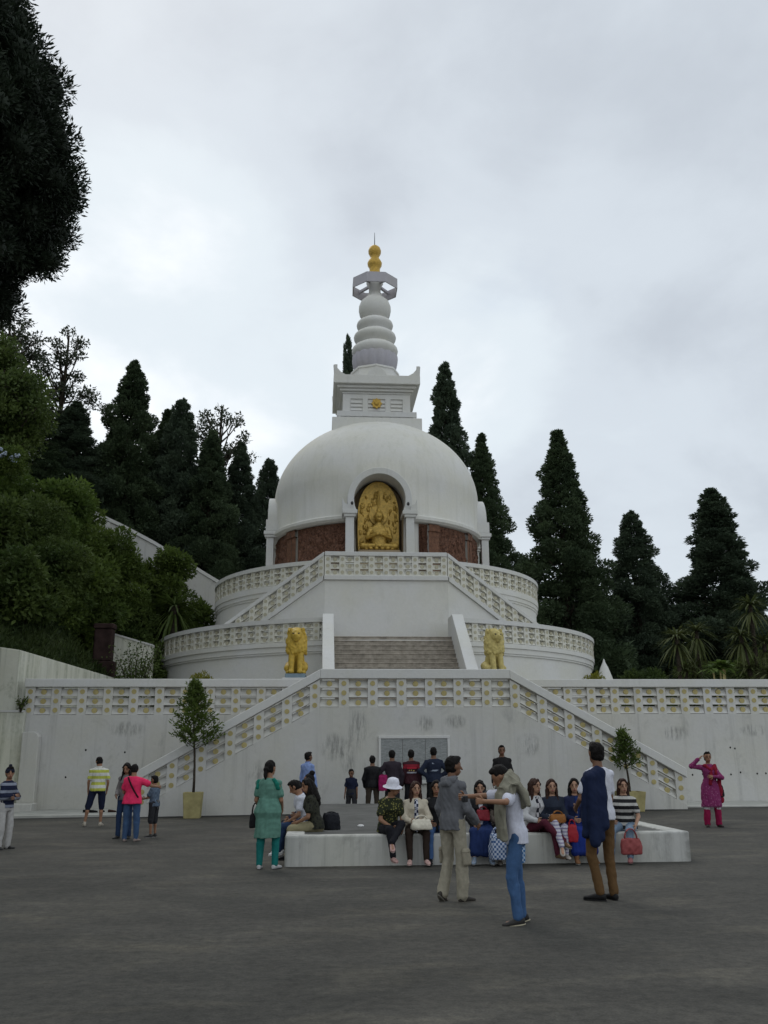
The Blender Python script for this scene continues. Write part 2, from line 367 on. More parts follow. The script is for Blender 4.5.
def remeshed(geo, voxel, smooth=4, name='m', fac=.5):
    me = geo.mesh('tmp'); o = bpy.data.objects.new('tmp', me); COL.objects.link(o)
    r = o.modifiers.new('r', 'REMESH'); r.mode = 'VOXEL'; r.voxel_size = voxel
    if smooth:
        sm = o.modifiers.new('s', 'SMOOTH'); sm.iterations = smooth; sm.factor = fac
    dg = bpy.context.evaluated_depsgraph_get()
    out = bpy.data.meshes.new_from_object(o.evaluated_get(dg)); out.name = name
    bpy.data.objects.remove(o); bpy.data.meshes.remove(me)
    shade(out); return out
def displace(me, amp, freq, seed=0, aniso=(1, 1, 1)):
    n = len(me.vertices); co = np.empty(n*3, 'f'); me.vertices.foreach_get('co', co); co = co.reshape(-1, 3)
    no = np.empty(n*3, 'f'); me.vertices.foreach_get('normal', no); no = no.reshape(-1, 3)
    rs = np.random.RandomState(seed); d = np.zeros(n)
    for k in range(9):
        w = rs.normal(size=3)*freq*(1+.35*k)*np.array(aniso); d += np.sin(co@w + rs.rand()*6.28 + 1.5*np.sin(co@(rs.normal(size=3)*freq*.6)))/(1+.35*k)
    co = co + no*(d*amp*.45)[:, None]; me.vertices.foreach_set('co', co.ravel().astype('f')); me.update()
def leaf_mesh(name, P, D, Lh, W, seed=0):
    rs = np.random.RandomState(seed); n = len(P); P = np.asarray(P, float); D = np.asarray(D, float)
    D /= np.linalg.norm(D, axis=1)[:, None]+1e-9
    S = np.cross(D, rs.normal(size=(n, 3))); S /= np.linalg.norm(S, axis=1)[:, None]+1e-9
    Lh = np.broadcast_to(Lh, (n,))[:, None]; W = np.broadcast_to(W, (n,))[:, None]
    up = np.cross(S, D)*Lh*.08
    V = np.empty((n, 4, 3)); V[:, 0] = P; V[:, 1] = P+D*Lh*.45+S*W*.5+up; V[:, 2] = P+D*Lh; V[:, 3] = P+D*Lh*.45-S*W*.5+up
    me = bpy.data.meshes.new(name); me.vertices.add(n*4); me.loops.add(n*4); me.polygons.add(n)
    me.vertices.foreach_set('co', V.reshape(-1).astype('f')); me.loops.foreach_set('vertex_index', np.arange(n*4, dtype='i'))
    me.polygons.foreach_set('loop_start', np.arange(0, n*4, 4, dtype='i')); me.polygons.foreach_set('loop_total', np.full(n, 4, 'i'))
    me.update(calc_edges=True); return me

# ================================================================== SETTING
YS, YB, ZT = 27.94, 31.47, 3.03        # stair face, back wall face, terrace level
def smooth01(t): t = max(0., min(1., t)); return t*t*(3-2*t)
def gz(x, y):                          # the plaza falls slightly to the left near the stairs
    return .009*max(-14, min(0, x))*smooth01((y-17)/9)
def build_ground():
    xs = sorted(set([-400, -200, -90, -45] + list(np.arange(-30, 30.1, 2)) + [45, 90, 200, 400]))
    ys = sorted(set([-400, -150, -60, -20] + list(np.arange(-4, 36.1, 2)) + [60, 120, 400]))
    g = Geo(); n = len(xs)
    g.v = [(x, y, gz(x, y)) for y in ys for x in xs]
    g.f = [(j*n+i, j*n+i+1, (j+1)*n+i+1, (j+1)*n+i) for j in range(len(ys)-1) for i in range(n-1)]; g.m = [0]*len(g.f)
    tag(g.build('plaza_ground', M['asphalt'], smooth=True), kind='structure')
build_ground()
def wall_line(y):                      # x of the oblique upper wall at depth y
    return -13.05 + max(0, min(1, (y-31.6)/6.0))*2.05
def hill_z(x, y):
    z = ZT - .02
    z += 5.0*smooth01((y-45)/14) * (1 if x < 0 else max(.25, 1-x/14))
    d = (wall_line(y)-.35 - x)
    if d > 0:
        dd = d
        z += 1.5*min(1, d/.3)*(1 if y < 46 else max(0, 1-(y-46)/8)) + .92*dd - max(0, dd-14)*.5
        z += .35*math.sin(x*1.3+y*.7)*min(1, d/3) + .25*math.sin(x*.6-y*1.1)*min(1, d/3)
    return z
def build_hill():
    xs = list(np.arange(-60, -14, 1.6)) + list(np.arange(-14, -8, .35)) + list(np.arange(-8, 70, 3.0))
    ys = list(np.arange(YB+.35, 44, .7)) + list(np.arange(44, 75, 1.5)) + list(np.arange(75, 200, 8))
    n = len(xs); g = Geo(); g.v = [(x, y, hill_z(x, y)) for y in ys for x in xs]
    g.f = [(j*n+i, j*n+i+1, (j+1)*n+i+1, (j+1)*n+i) for j in range(len(ys)-1) for i in range(n-1)]; g.m = [0]*len(g.f)
    tag(g.build('hillside_terrain', M['hill'], smooth=True), kind='structure')
    g = Geo(); xs = list(np.arange(-60, -14.2, 1.6)) + [-14.15]; ys = list(np.arange(4, 33, 1.5)); n = len(xs)
    g.v = [(x, y, 3.0+.75*(-14.15-x)) for y in ys for x in xs]
    g.f = [(j*n+i, j*n+i+1, (j+1)*n+i+1, (j+1)*n+i) for j in range(len(ys)-1) for i in range(n-1)]; g.m = [0]*len(g.f)
    tag(g.build('side_bank_terrain', M['hill'], smooth=True), kind='structure')
build_hill()
# paved terrace round the pagoda
g = Geo(); g.box(-10.6, 19.5, YB+.36, 58, ZT-.3, ZT+.012)
tag(g.build('terrace_paving', M['terr']), kind='structure')

# ---- openwork balustrades: unit meshes shared between all copies
UNIT = {}
def post_mesh(w, h, th, slope=0.0, disc=.078, gold=True):
    k = ('p', w, h, th, round(slope, 4))
    if k in UNIT: return UNIT[k]
    g = Geo(); s = slope
    g.hexa([(0, -th/2, 0), (w, -th/2, s*w), (w, th/2, s*w), (0, th/2, 0), (0, -th/2, h), (w, -th/2, h+s*w), (w, th/2, h+s*w), (0, th/2, h)])
    for i in range(3): g.disc_y(w/2, -th/2, h*(i+.5)/3 + s*w/2, disc*h/.85, .014, 1)
    UNIT[k] = g.mesh('post'); return UNIT[k]
def louvre_mesh(w, h, th, slope=0.0, disc=.085):
    k = ('l', w, h, th, round(slope, 4))
    if k in UNIT: return UNIT[k]
    g = Geo(); s = slope; p = h/3
    for i in range(3):
        z0, z1 = p*i + p*.05, p*(i+1) - p*.12
        a, b = -th*.46, th*.06            # lower edge stands forward, so each block catches the sky
        g.hexa([(0, a, z0), (w, a, z0+s*w), (w, th*.30, z0+s*w), (0, th*.30, z0), (0, b, z1), (w, b, z1+s*w), (w, th*.30, z1+s*w), (0, th*.30, z1)])
        g.disc_y(w/2, -th*.18, (z0+z1)/2 + s*w/2, disc*h/.85, .065, 1)
    UNIT[k] = g.mesh('louvre_panel'); return UNIT[k]
def sbar(g, x0, z0, x1, z1, y0, y1, h, mi=0):
    g.hexa([(x0, y0, z0), (x1, y0, z1), (x1, y1, z1), (x0, y1, z0), (x0, y0, z0+h), (x1, y0, z1+h), (x1, y1, z1+h), (x0, y1, z0+h)], mi)
def unit(name, me, mats, parent, loc, rz=0):
    o = bpy.data.objects.new(name, me); COL.objects.link(o); o.parent = parent; o.location = loc; o.rotation_euler = (0, 0, rz)
    if not me.materials:
        for m in mats: me.materials.append(m)
    return o
def rail_run(root, P, Q, h, th, period, pw, mats, first_post=True, last_post=True, even=None):
    """posts and louvre panels between P and Q (local points at the foot of the openwork)"""
    P, Q = Vector(P), Vector(Q); d = Q-P; run = math.hypot(d.x, d.y); rz = math.atan2(d.y, d.x); sl = d.z/run
    n = max(1, round((run + (pw if not (first_post or last_post) else 0))/period)) if even is None else even
    nposts = n+1 if (first_post and last_post) else (n-1 if not (first_post or last_post) else n)
    lw = (run - nposts*pw)/n; pw = round(pw, 4); lw = round(lw, 4)
    pm, lm = post_mesh(pw, h, th, sl), louvre_mesh(lw, h, th, sl)
    u = 0.0; dirv = d/run
    def put(kind, w):
        nonlocal u
        unit('post' if kind == 'p' else 'louvre_panel', pm if kind == 'p' else lm, mats, root, P + dirv*u, rz); u += w
    if first_post: put('p', pw)
    for i in range(n):
        put('l', lw)
        if i < n-1 or last_post: put('p', pw)
MR = [M['rail'], M['gold_disc']]
# ---- front double staircase
A_, B_, SL = 2.92, 8.2, (3.03-.12)/(8.2-2.92)
st = thing('double_staircase', 'white double staircase with two flights rising from left and right to the central landing', 'staircase', (0, YS, 0))
g = Geo(); g.prism_y([(-B_, -.4), (B_, -.4), (B_, .12), (A_, 3.03), (-A_, 3.03), (-B_, .12)], 0, .34)
fw = g.build('front_wall', M['wall'], st)
for s in (-1, 1):
    g = Geo(); n = 18
    for i in range(n):
        x1 = s*(B_ - (B_-A_)*i/n); x2 = s*A_
        g.box(min(x1, x2), max(x1, x2), .36, 3.5, (-.3 if i == 0 else ZT*i/n), ZT*(i+1)/n - .002*(i == n-1))
    g.build('flight_steps', M['step'], st)
g = Geo(); g.box(-A_+.005, A_-.005, .35, 3.95, -.3, ZT-.004); g.build('landing_slab', M['step'], st)
lr = thing('balustrade', 'white openwork balustrade with gold rosettes on the landing and sloping flights of the front staircase', 'balustrade', (0, YS, 0))
OW, CH = .85, .29
rail_run(lr, (-A_, .16, ZT), (A_, .16, ZT), OW, .30, .87, .30, MR, False, False, 7)
for s in (-1, 1):
    P, Q = (-B_, .16, .12), (-A_, .16, ZT)
    if s > 0: P, Q = (A_, .16, ZT), (B_, .16, .12)
    rail_run(lr, P, Q, OW-.02, .30, .83, .30, MR, s > 0, s < 0, 6) if False else rail_run(lr, P, Q, OW-.02, .30, .83, .30, MR, True, True, 6)
g = Geo()
g.box(-A_, A_, -.05, .42, ZT+OW, ZT+OW+CH)
for s in (-1, 1): sbar(g, s*A_, ZT+OW, s*(B_+.06), .12+OW-.03-.03, -.049, .419, CH if False else .28)
lrc = g.build('cap_rail', M['trim'], lr, bevel=.02)

# ---- notice board of engraved slabs let into the stair wall
nb = thing('notice_board', 'grey engraved three part stone notice board in a white frame on the stair wall', 'notice board', (-.07, YS, 1.5))
g = Geo()
for x0, x1 in ((-1.0, -.36), (-.35, .33), (.34, 1.0)): g.box(x0, x1, -.035, 0, -.6, .6)
g.build('stone_slab', M['board'], nb, bevel=.006)
g = Geo(); g.box(-1.08, 1.08, -.06, 0, .602, .68); g.box(-1.08, 1.08, -.09, 0, -.70, -.602); g.box(-1.08, -1.002, -.06, 0, -.602, .602); g.box(1.002, 1.08, -.06, 0, -.602, .602)
g.build('frame', M['trim'], nb, bevel=.01)

# ---- terrace retaining walls left and right of the stairs, with their balustrades
def terrace_wall(x0, x1, label_w, label_r, side):
    w = thing('retaining_wall', label_w, 'wall', ((x0+x1)/2, YB, 0)); c = (x0+x1)/2
    g = Geo(); g.box(x0-c, x1-c, 0, .36, -.6, 2.965)
    g.build('wall_face', M['wall'], w)
    g = Geo(); rs = random.Random(5+side)
    for k in range(9 if side > 0 else 4):
        x = rs.uniform(max(x0, 8.6), min(x1, 13.5))-c if side > 0 else rs.uniform(-12, -8.5)-c
        z = rs.choice((.95, 1.75, 1.8, .9)) + rs.uniform(-.05, .05)
        g.prism_y([(x+.03*math.cos(t), z+.035*math.sin(t)) for t in np.linspace(0, 5.6, 8)], -.004, .02)
    g.build('weep_hole', M['hole'], w)
    r = thing('balustrade', label_r, 'balustrade', (c, YB, 2.967))
    rail_run(r, (x0-c, .18, 0), (x1-c, .18, 0), OW+.06, .30, .86, .30, MR)
    g = Geo(); g.box(x0-c-.04, x1-c+.04, -.05, .42, OW+.06, OW+.33); g.build('cap_rail', M['trim'], r, bevel=.02)
terrace_wall(-12.71, -3.05, 'white retaining wall under the terrace at the left of the staircase', 'openwork balustrade on the terrace edge from the staircase to the left wall', -1)
terrace_wall(3.05, 20.0, 'stained white retaining wall under the terrace at the right of the staircase', 'openwork balustrade on the terrace edge running right from the staircase', 1)
# ledges at the wall foot
g = Geo(); g.hexa([(-13.8, 28.35, -.4), (-7.6, 28.35, -.4), (-7.6, YB, -.4), (-13.8, YB, -.4), (-13.8, 28.35, -.03), (-7.6, 28.35, -.01), (-7.6, YB, -.01), (-13.8, YB, -.03)])
tag(g.build('low_concrete_ledge', M['floor'], bevel=.015), 'pale concrete ledge along the foot of the left retaining wall, with dark shoes on it', 'ledge')
g = Geo(); g.box(8.22, 20, 28.7, YB, -.3, .045)
tag(g.build('low_concrete_ledge', M['floor'], bevel=.015), 'narrow pale concrete ledge along the foot of the right retaining wall', 'ledge')

# ---- left side walls
w = thing('buttress', 'white rounded buttress at the left corner of the terrace wall', 'buttress', (-12.3, 31.2, -.1))
g = Geo(); poly = [(-.28, 0), (.28, 0), (.26, 2.36), (.20, 2.46), (.08, 2.52), (-.10, 2.52), (-.28, 2.5)]
g.prism_y(poly, -.1, .25); g.build('buttress_body', M['wall'], w, bevel=.03)
g = Geo(); g.box(-1.5, .42, -.75, -.12, 0, .30); g.build('foot_block', M['wall'], w, bevel=.03)
w = thing('side_wall', 'lower white wall at the far left edge beside the rounded buttress', 'wall', (-13.6, 31.3, 0))
g = Geo(); g.box(-.5, .98, 0, .3, -.3, 3.05); g.build('wall_face', M['wall_dirty'], w, bevel=.02)
g = Geo(); g.box(-.55, -.25, -26, 0, -.3, 3.05); g.build('wall_return', M['wall_dirty'], w)
g = Geo(); g.box(-.5, .94, -.03, .29, 3.052, 3.11); g.build('coping', M['trim'], w)
w = thing('hill_retaining_wall', 'streaked mossy white wall sloping back above the left end of the terrace', 'wall', (-13.05, 31.62, 3.1))
g = Geo(); g.hexa([(-2.4, 0, 0), (0, 0, 0), (0, .3, 0), (-2.4, .3, 0), (-2.4, 0, 2.36), (0, 0, 2.02), (0, .3, 2.02), (-2.4, .3, 2.36)])
g.build('front_face', M['wall_dirty'], w, bevel=.02)
g = Geo(); g.hexa([(.004, .02, 0), (2.2, 7.0, 0), (1.9, 7.1, 0), (-.3, .12, 0), (.004, .02, 2.02), (2.2, 7.0, 1.5), (1.9, 7.1, 1.5), (-.3, .12, 2.02)])
g.build('sloping_face', M['wall_dirty'], w, bevel=.02)
w = thing('garden_wall', 'short stained white wall on the slope beside the dark pillar', 'wall', (-12.1, 41.0, 3.0))
g = Geo(); g.hexa([(0, 0, 0), (1.75, .2, 0), (1.75, .5, 0), (0, .3, 0), (0, 0, 3.85), (1.75, .2, 3.35), (1.75, .5, 3.35), (0, .3, 3.85)])
g.build('wall_face', M['wall_dirty'], w, bevel=.02)
g = Geo(); g.hexa([(-.05, -.05, 3.852), (1.75, .15, 3.352), (1.75, .55, 3.352), (-.05, .35, 3.852), (-.05, -.05, 3.93), (1.75, .15, 3.43), (1.75, .55, 3.43), (-.05, .35, 3.93)])
g.build('coping', M['trim'], w)
w = thing('stone_pillar', 'dark weathered stone pillar with a reddish patch beside the short white wall', 'pillar', (-11.95, 38.6, 2.9))
g = Geo(); g.box(-.5, .5, 0, .6, 0, 2.55); g.build('plinth', M['darkstone'], w, bevel=.05)
g = Geo(); g.box(-.42, .35, .05, .55, 2.55, 3.9); g.build('shaft', M['darkstone'], w, bevel=.06)
g = Geo(); g.box(-.46, .40, .0, .6, 3.9, 4.12); g.build('cap', M['darkstone'], w, bevel=.05)
w = thing('stairway_wall', 'long white wall descending the hillside behind the bushes towards the pagoda', 'wall', (-14, 50, 0))
top = [(-24, 19.0), (-20.8, 17.35), (-19.6, 16.75), (-13.9, 14.1), (-12.2, 13.2), (-10.2, 12.0), (-8.7, 11.1), (-4, 8.4)]
g = Geo()
for (xa, za), (xb, zb) in zip(top[:-1], top[1:]):
    g.hexa([(xa+14, 0, 2.5), (xb+14-.004, 0, 2.5), (xb+14-.004, .4, 2.5), (xa+14, .4, 2.5), (xa+14, 0, za-.2), (xb+14-.004, 0, zb-.2), (xb+14-.004, .4, zb-.2), (xa+14, .4, za-.2)])
g.build('wall_face', M['wall'], w)
g = Geo()
for (xa, za), (xb, zb) in zip(top[:-1], top[1:]): sbar(g, xa+14, za-.198, xb+14, zb-.198, -.08, .48, .2)
g.build('coping', M['trim'], w)
g = Geo()
for x, z in ((-19.0, 16.4), (-11.0, 12.4), (-14.9, 14.5)): g.box(x+14-.2, x+14+.2, -.07, 0, 2.5, z-.25)
g.build('pilaster', M['wall'], w)

# ---- raised seating platform in the plaza
pl = thing('seating_platform', 'low white edged concrete platform people sit on in front of the staircase', 'platform', (-.3, 14.75, 0))
g = Geo(); X0, X1, Y1 = -3.15, 3.22, 9.5
g.box(X0, X1, 0, .22, -.1, .45); g.box(X0, X0+.3, .222, Y1, -.1, .449); g.box(X1-.3, X1, .222, Y1, -.1, .449)
g.build('kerb_wall', M['kerb'], pl, bevel=.03)
g = Geo(); g.box(X0+.302, X1-.302, .222, Y1+.01, -.1, .43); g.build('top_slab', M['topcon'], pl)

# contact shade laid as a dark sheet along the foot of the stairs and walls
g = Geo(); n = 20
for (xa, xb, ya, yb) in ((-14, -7.6, 27.95, 28.36), (-8.25, 8.25, 27.45, YS+.01), (8.27, 20, 28.45, 28.71)):
    for i in range(n):
        x0, x1 = xa+(xb-xa)*i/n, xa+(xb-xa)*(i+1)/n; g.add([(x0, ya, gz(x0, ya)+.006), (x1, ya, gz(x1, ya)+.006), (x1, yb, gz(x1, yb)+.006), (x0, yb, gz(x0, yb)+.006)], [(0, 1, 2, 3)])
tag(g.build('contact_shade_strip', M['contact_shade']), kind='structure')
# ================================================================== PAGODA
YC = 46.58
pg = thing('pagoda', 'large white domed pagoda with ringed spire and gold finial above circular tiers', 'pagoda', (0, YC, 0))
def lathe(name, prof, mat, n=96, sm=35, parent=pg, **k):
    g = Geo(); g.lathe(prof, n, **k); return g.build(name, mat, parent, smooth=sm)
lathe('lower_tier', [(10.78, 2.6), (10.78, 3.3), (10.70, 3.32), (10.70, 5.52), (10.76, 5.54), (10.76, 5.60), (10.80, 5.62), (10.80, 5.82), (10.86, 5.84), (10.86, 6.02), (10.30, 6.03), (10.30, 6.0), (3, 6.0)], M['pagoda'])
lathe('upper_tier', [(8.16, 5.9), (8.16, 8.36), (8.20, 8.38), (8.20, 8.46), (8.24, 8.48), (8.24, 8.66), (8.28, 8.68), (8.28, 8.92), (7.75, 8.93), (7.75, 8.9), (3, 8.9)], M['pagoda'])
# dome, cut open for the front niche
g = Geo(); prof = [(5.36, 8.8), (5.36, 12.3)]
prof += [(5.62, 12.32), (5.74, 12.42), (5.74, 12.56), (5.60, 12.64), (5.56, 12.75), (5.55, 14.2)]
prof += [(5.58*math.cos(t), 14.4+4.45*math.sin(t)) for t in np.linspace(.03, 1.15, 26)] + [(0, 18.5)]
g.lathe(prof, 128); g.f.append(tuple(range(127, -1, -1))); g.m.append(0)
dome = g.build('dome', M['dome'], pg)
def horseshoe(r, zc, w, zb, n=28, cx=0):
    a0 = .42; pts = []
    for t in np.linspace(-a0, math.pi+a0, n): pts.append((cx+r*math.cos(t), zc+r*math.sin(t)))
    return pts + [(cx-w, zb), (cx+w, zb)]
NX = -.22
cg = Geo(); cg.prism_y(horseshoe(1.27, 13.2, 1.10, 8.95, cx=NX), -7, -3.9)
cut = cg.build('cutter', M['niche']); cut.location = (0, YC, 0)
bo = dome.modifiers.new('b', 'BOOLEAN'); bo.operation = 'DIFFERENCE'; bo.object = cut; bo.solver = 'EXACT'
bpy.context.view_layer.update()
me = bpy.data.meshes.new_from_object(dome.evaluated_get(bpy.context.evaluated_depsgraph_get()))
dome.modifiers.clear(); dome.data = me; shade(me, 35); bpy.data.objects.remove(cut)
# niche lining
g = Geo(); hs = horseshoe(1.265, 13.2, 1.095, 8.96, cx=NX); n = len(hs)
g.v = [(x, -5.98, z) for x, z in hs] + [(x, -4.25, z) for x, z in hs]; g.f = [(i, (i+1) % n, (i+1) % n+n, i+n) for i in range(n)] + [tuple(range(n, 2*n))]; g.m = [0]*len(g.f)
g.build('niche_lining', M['niche'], pg)
# the four projecting porticos with pillars and horseshoe arch
def arch_ring(ri, ro, zc, n=30, cx=0, y0=-6.12, y1=-4.6):
    a0 = .42; ts = np.linspace(-a0, math.pi+a0, n); g = Geo(); rs = []
    for t in ts:
        c, s = math.cos(t), math.sin(t)
        rs.append([(cx+ri*c, y0, zc+ri*s), (cx+ro*c, y0, zc+ro*s), (cx+ro*c, y1, zc+ro*s), (cx+ri*c, y1, zc+ri*s)])
    return g.rings(rs)
def portico(rz, back=False):
    r = (0, 0, rz)
    arch_ring(1.25, 1.56, 13.2, cx=NX if not back else 0).build('niche_arch', M['trim'], pg, rot=r, smooth=35, bevel=.02)
    for s in (-1, 1):
        g = Geo(); x = (NX if not back else 0)+s*1.45; g.box(x-.20, x+.20, -6.16, -5.76, 8.9, 12.32); g.build('pillar', M['trim'], pg, rot=r, bevel=.02)
        g = Geo(); g.box(x-.28, x+.30 if s > 0 else x+.28, -6.24, -5.05, 12.322, 12.45); g.box(x-.36, x+.36, -6.30, -5.0, 12.452, 12.64)
        g.build('capital', M['trim'], pg, rot=r, bevel=.015)
        g = Geo(); a, b = x+s*.02, x+s*.36
        g.prism_y([(a, 12.642), (b, 12.642), (b, 13.22), (x+s*.26, 12.98), (x+s*.1, 12.90), (a, 12.84)][::(1 if s > 0 else -1)], -6.2, -5.4)
        g.build('acroterion', M['trim'], pg, rot=r, bevel=.015)
        if not back:
            g = Geo(); g.ell((x-s*.10, -6.34, 12.92), (.07, 0, 0), (0, .09, 0), (0, 0, .09)); g.build('floodlight', M['iron'], pg, rot=r)
portico(0)
for k in (90, -90):
    portico(R(k), True)
    g = Geo(); g.prism_y([(1.54*math.cos(t), 13.2+1.54*math.sin(t)) for t in np.linspace(0, math.pi, 20)] + [(-1.54, 12.45), (1.54, 12.45)], -6.0, -4.6)
    g.build('side_hood', M['dome'], pg, rot=(0, 0, R(k)), bevel=.12)
# carved relief band: panels and pilasters between the porticos
def relief(a0, a1, seed):
    rs = np.random.RandomState(seed); na, nz = 110, 44; g = Geo(); P = []
    cs = [(rs.rand()*na, rs.rand()*nz, rs.uniform(1.2, 4), rs.uniform(1.0, 3.2), rs.uniform(.4, 1)) for _ in range(190)]
    ii, jj = np.meshgrid(np.arange(na+1), np.arange(nz+1), indexing='ij'); d = np.zeros(ii.shape)
    for ci, cj, w, h, a in cs: d = np.maximum(d, a*np.sqrt(np.clip(1-((ii-ci)/w)**2-((jj-cj)/h)**2, 0, 1)))
    d[:3] = .2; d[-3:] = .2; d[:, :2] = .3; d[:, -2:] = .3
    rad = 5.36 + .15*d
    for i in range(na+1):
        t = R(a0+(a1-a0)*i/na)
        for j in range(nz+1): P.append((rad[i, j]*math.cos(t), rad[i, j]*math.sin(t), 8.95+3.33*j/nz))
    m = nz+1; g.v = P; g.f = [(i*m+j, (i+1)*m+j, (i+1)*m+j+1, i*m+j+1) for i in range(na) for j in range(nz)]; g.m = [0]*len(g.f)
    return g.build('relief_panel', M['relief'], pg, smooth=True)
def pilaster(a, w):
    g = Geo()
    for k, (h0, h1, r) in enumerate(((8.95, 9.3, 5.55), (9.3, 11.95, 5.50), (11.95, 12.28, 5.56))): g.lathe([(5.3, h0), (r, h0), (r, h1), (5.3, h1)], 4, a-w/2, a+w/2)
    g.build('relief_pilaster', M['relief_tan'], pg)
for base in (-90, 0, 180):
    pass
for a0, a1, sd in ((-71, -66, 1), (-59, -36, 2), (-30, -12, 3), (-141, -109, 4), (-192, -150, 6), (-12, 30, 7), (30, 90, 9), (90, 168, 8)): relief(a0, a1, sd)
for a, w in ((-62.5, 6.6), (-34.6, 2.6), (-31.4, 2.6), (-147.6, 4.4), (-143.2, 3.8)): pilaster(a, w)
# harmika: square box under the spire
HZ = .82
HK = pg.location.copy()
g = Geo(); g.box(-2.46, 2.46, -2.46, 2.46, 17.4, 19.46); g.build('harmika_plinth', M['pagoda'], pg, (0, 0, -HZ), bevel=.03)
g = Geo()
for i in range(9):
    x = -1.98+i*.495
    for (a, b) in ((0, 0), (1, 0), (0, 1), (1, 1)):
        if a == 0: g.box(x-.2, x+.2, -2.12 if b == 0 else 2.0, -2.0 if b == 0 else 2.12, 19.462, 19.60)
        else: g.box(-2.12 if b == 0 else 2.0, -2.0 if b == 0 else 2.12, x-.2, x+.2, 19.462, 19.60)
g.box(-2.0, 2.0, -2.0, 2.0, 19.461, 19.60); g.build('dentil_course', M['trim'], pg, (0, 0, -HZ))
g = Geo(); g.box(-2.2, 2.2, -2.2, 2.2, 19.602, 19.90); g.build('ledge', M['trim'], pg, (0, 0, -HZ), bevel=.02)
g = Geo(); g.box(-1.80, 1.80, -1.80, 1.80, 19.902, 20.98)
g.build('harmika_body', M['pagoda'], pg, (0, 0, -HZ))
g = Geo()
for k in range(4):
    m4 = Matrix.Rotation(R(90*k), 4, 'Z')
    h = Geo()
    for x0, x1 in ((-1.87, -1.45), (-.78, -.48), (.48, .78), (1.45, 1.87)): h.box(x0, x1, -1.88, -1.79, 19.905, 20.97)
    h.box(-1.449, 1.449, -1.87, -1.79, 20.72, 20.97); h.box(-1.449, 1.449, -1.87, -1.79, 19.905, 20.02)
    for z in (20.12, 20.33, 20.54):
        for x0, x1 in ((-1.44, -.79), (-.47, .47), (.79, 1.44)): h.hexa([(x0, -1.87, z-.07), (x1, -1.87, z-.07), (x1, -1.79, z-.07), (x0, -1.79, z-.07), (x0, -1.83, z+.07), (x1, -1.83, z+.07), (x1, -1.79, z+.07), (x0, -1.79, z+.07)])
    g.add([m4 @ Vector(v) for v in h.v], h.f)
g.build('louvre_frame', M['pagoda'], pg, (0, 0, -HZ))
g = Geo(); c = [(.26*math.cos(t)*(1+.12*math.cos(8*t)), 20.44+.26*math.sin(t)*(1+.12*math.cos(8*t))) for t in np.linspace(0, 2*math.pi, 48, endpoint=False)]
g.prism_y(c, -1.97, -1.86); g.ell((0, -1.98, 20.44), (.13, 0, 0), (0, .07, 0), (0, 0, .13)); g.build('gold_emblem', M['gold_matt'], pg, (0, 0, -HZ))
g = Geo()
for k, (hw, z0, z1) in enumerate(((1.92, 20.982, 21.10), (2.06, 21.102, 21.24), (2.20, 21.242, 21.40), (2.40, 21.402, 21.88))): g.box(-hw, hw, -hw, hw, z0, z1)
g.build('cornice', M['pagoda'], pg, (0, 0, -HZ), bevel=.02)
for k in range(4):
    crest = [(-.55, 21.882), (.55, 21.882), (.42, 22.12), (.2, 22.3), (0, 22.42), (-.2, 22.3), (-.42, 22.12)]
    g = Geo(); g.prism_y([(x, z-HZ) for x, z in crest], -2.36, -2.2); g.build('crest_ornament', M['pagoda'], pg, rot=(0, 0, R(90*k)))
    q = [(1.75, 21.882), (2.385, 21.882), (2.42, 22.42), (2.2, 22.24), (2.0, 22.02)]
    g = Geo(); g.prism_y([(x, z-HZ) for x, z in q], -2.385, -2.2)
    m4 = Matrix.Rotation(R(90), 4, 'Z'); h = [(-x, z-HZ) for x, z in q][::-1]
    h2 = Geo(); h2.prism_y(h, -2.384, -2.2); g.add([m4 @ Vector(v) for v in h2.v], h2.f)
    g.build('corner_horn', M['pagoda'], pg, rot=(0, 0, R(90*k)))
# spire
lathe('spire_base', [(1.30, 20.9), (1.30, 22.02), (1.36, 22.04), (1.36, 22.14), (1.0, 22.15)], M['pagoda'], 8, None)
g = Geo(); pet = []
for z, r in ((22.14, .95), (22.32, 1.10), (22.58, 1.20), (22.86, 1.24), (23.05, 1.22), (23.07, .9)):
    pet.append([((r+.05*abs(math.sin(8*t)))*math.cos(t), (r+.05*abs(math.sin(8*t)))*math.sin(t), z + (.06*abs(math.sin(8*t)) if z > 22.8 else 0)) for t in np.linspace(0, 2*math.pi, 96, endpoint=False)])
g.rings(pet); g.build('lotus_collar', M['lilac'], pg, smooth=50)
def ring_disc(r, z0, z1, rt):
    h = z1-z0; lathe('spire_ring', [(r*.70, z0-.1), (r*.76, z0), (r*.90, z0+.20*h), (r*.975, z0+.36*h), (r, z0+.50*h), (r*.97, z0+.64*h), (r*.90, z0+.74*h), (r*.80, z0+.82*h), (rt, z0+.95*h), (rt, z1+.1)], M['pagoda'], 56, 60)
ring_disc(1.29, 22.95, 23.95, .85); ring_disc(1.19, 23.82, 24.72, .78); ring_disc(1.03, 24.62, 25.45, .66)
lathe('spire_vase', [(.5, 25.3), (.70, 25.42), (.85, 25.66), (.91, 25.95), (.90, 26.2), (.80, 26.48), (.58, 26.7), (.42, 26.82), (.40, 27.0)], M['pagoda'], 48, 60)
lathe('spire_neck', [(.38, 26.9), (.33, 27.2), (.36, 27.5), (.48, 27.68), (.48, 27.80), (.2, 27.82)], M['pagoda'], 32, 40)
g = Geo(); n = 8; pts = [(math.cos(2*math.pi*(i+.5)/n), math.sin(2*math.pi*(i+.5)/n)) for i in range(n)]
ro, ri, z0, z1 = 1.36, 1.30, 27.16, 27.76
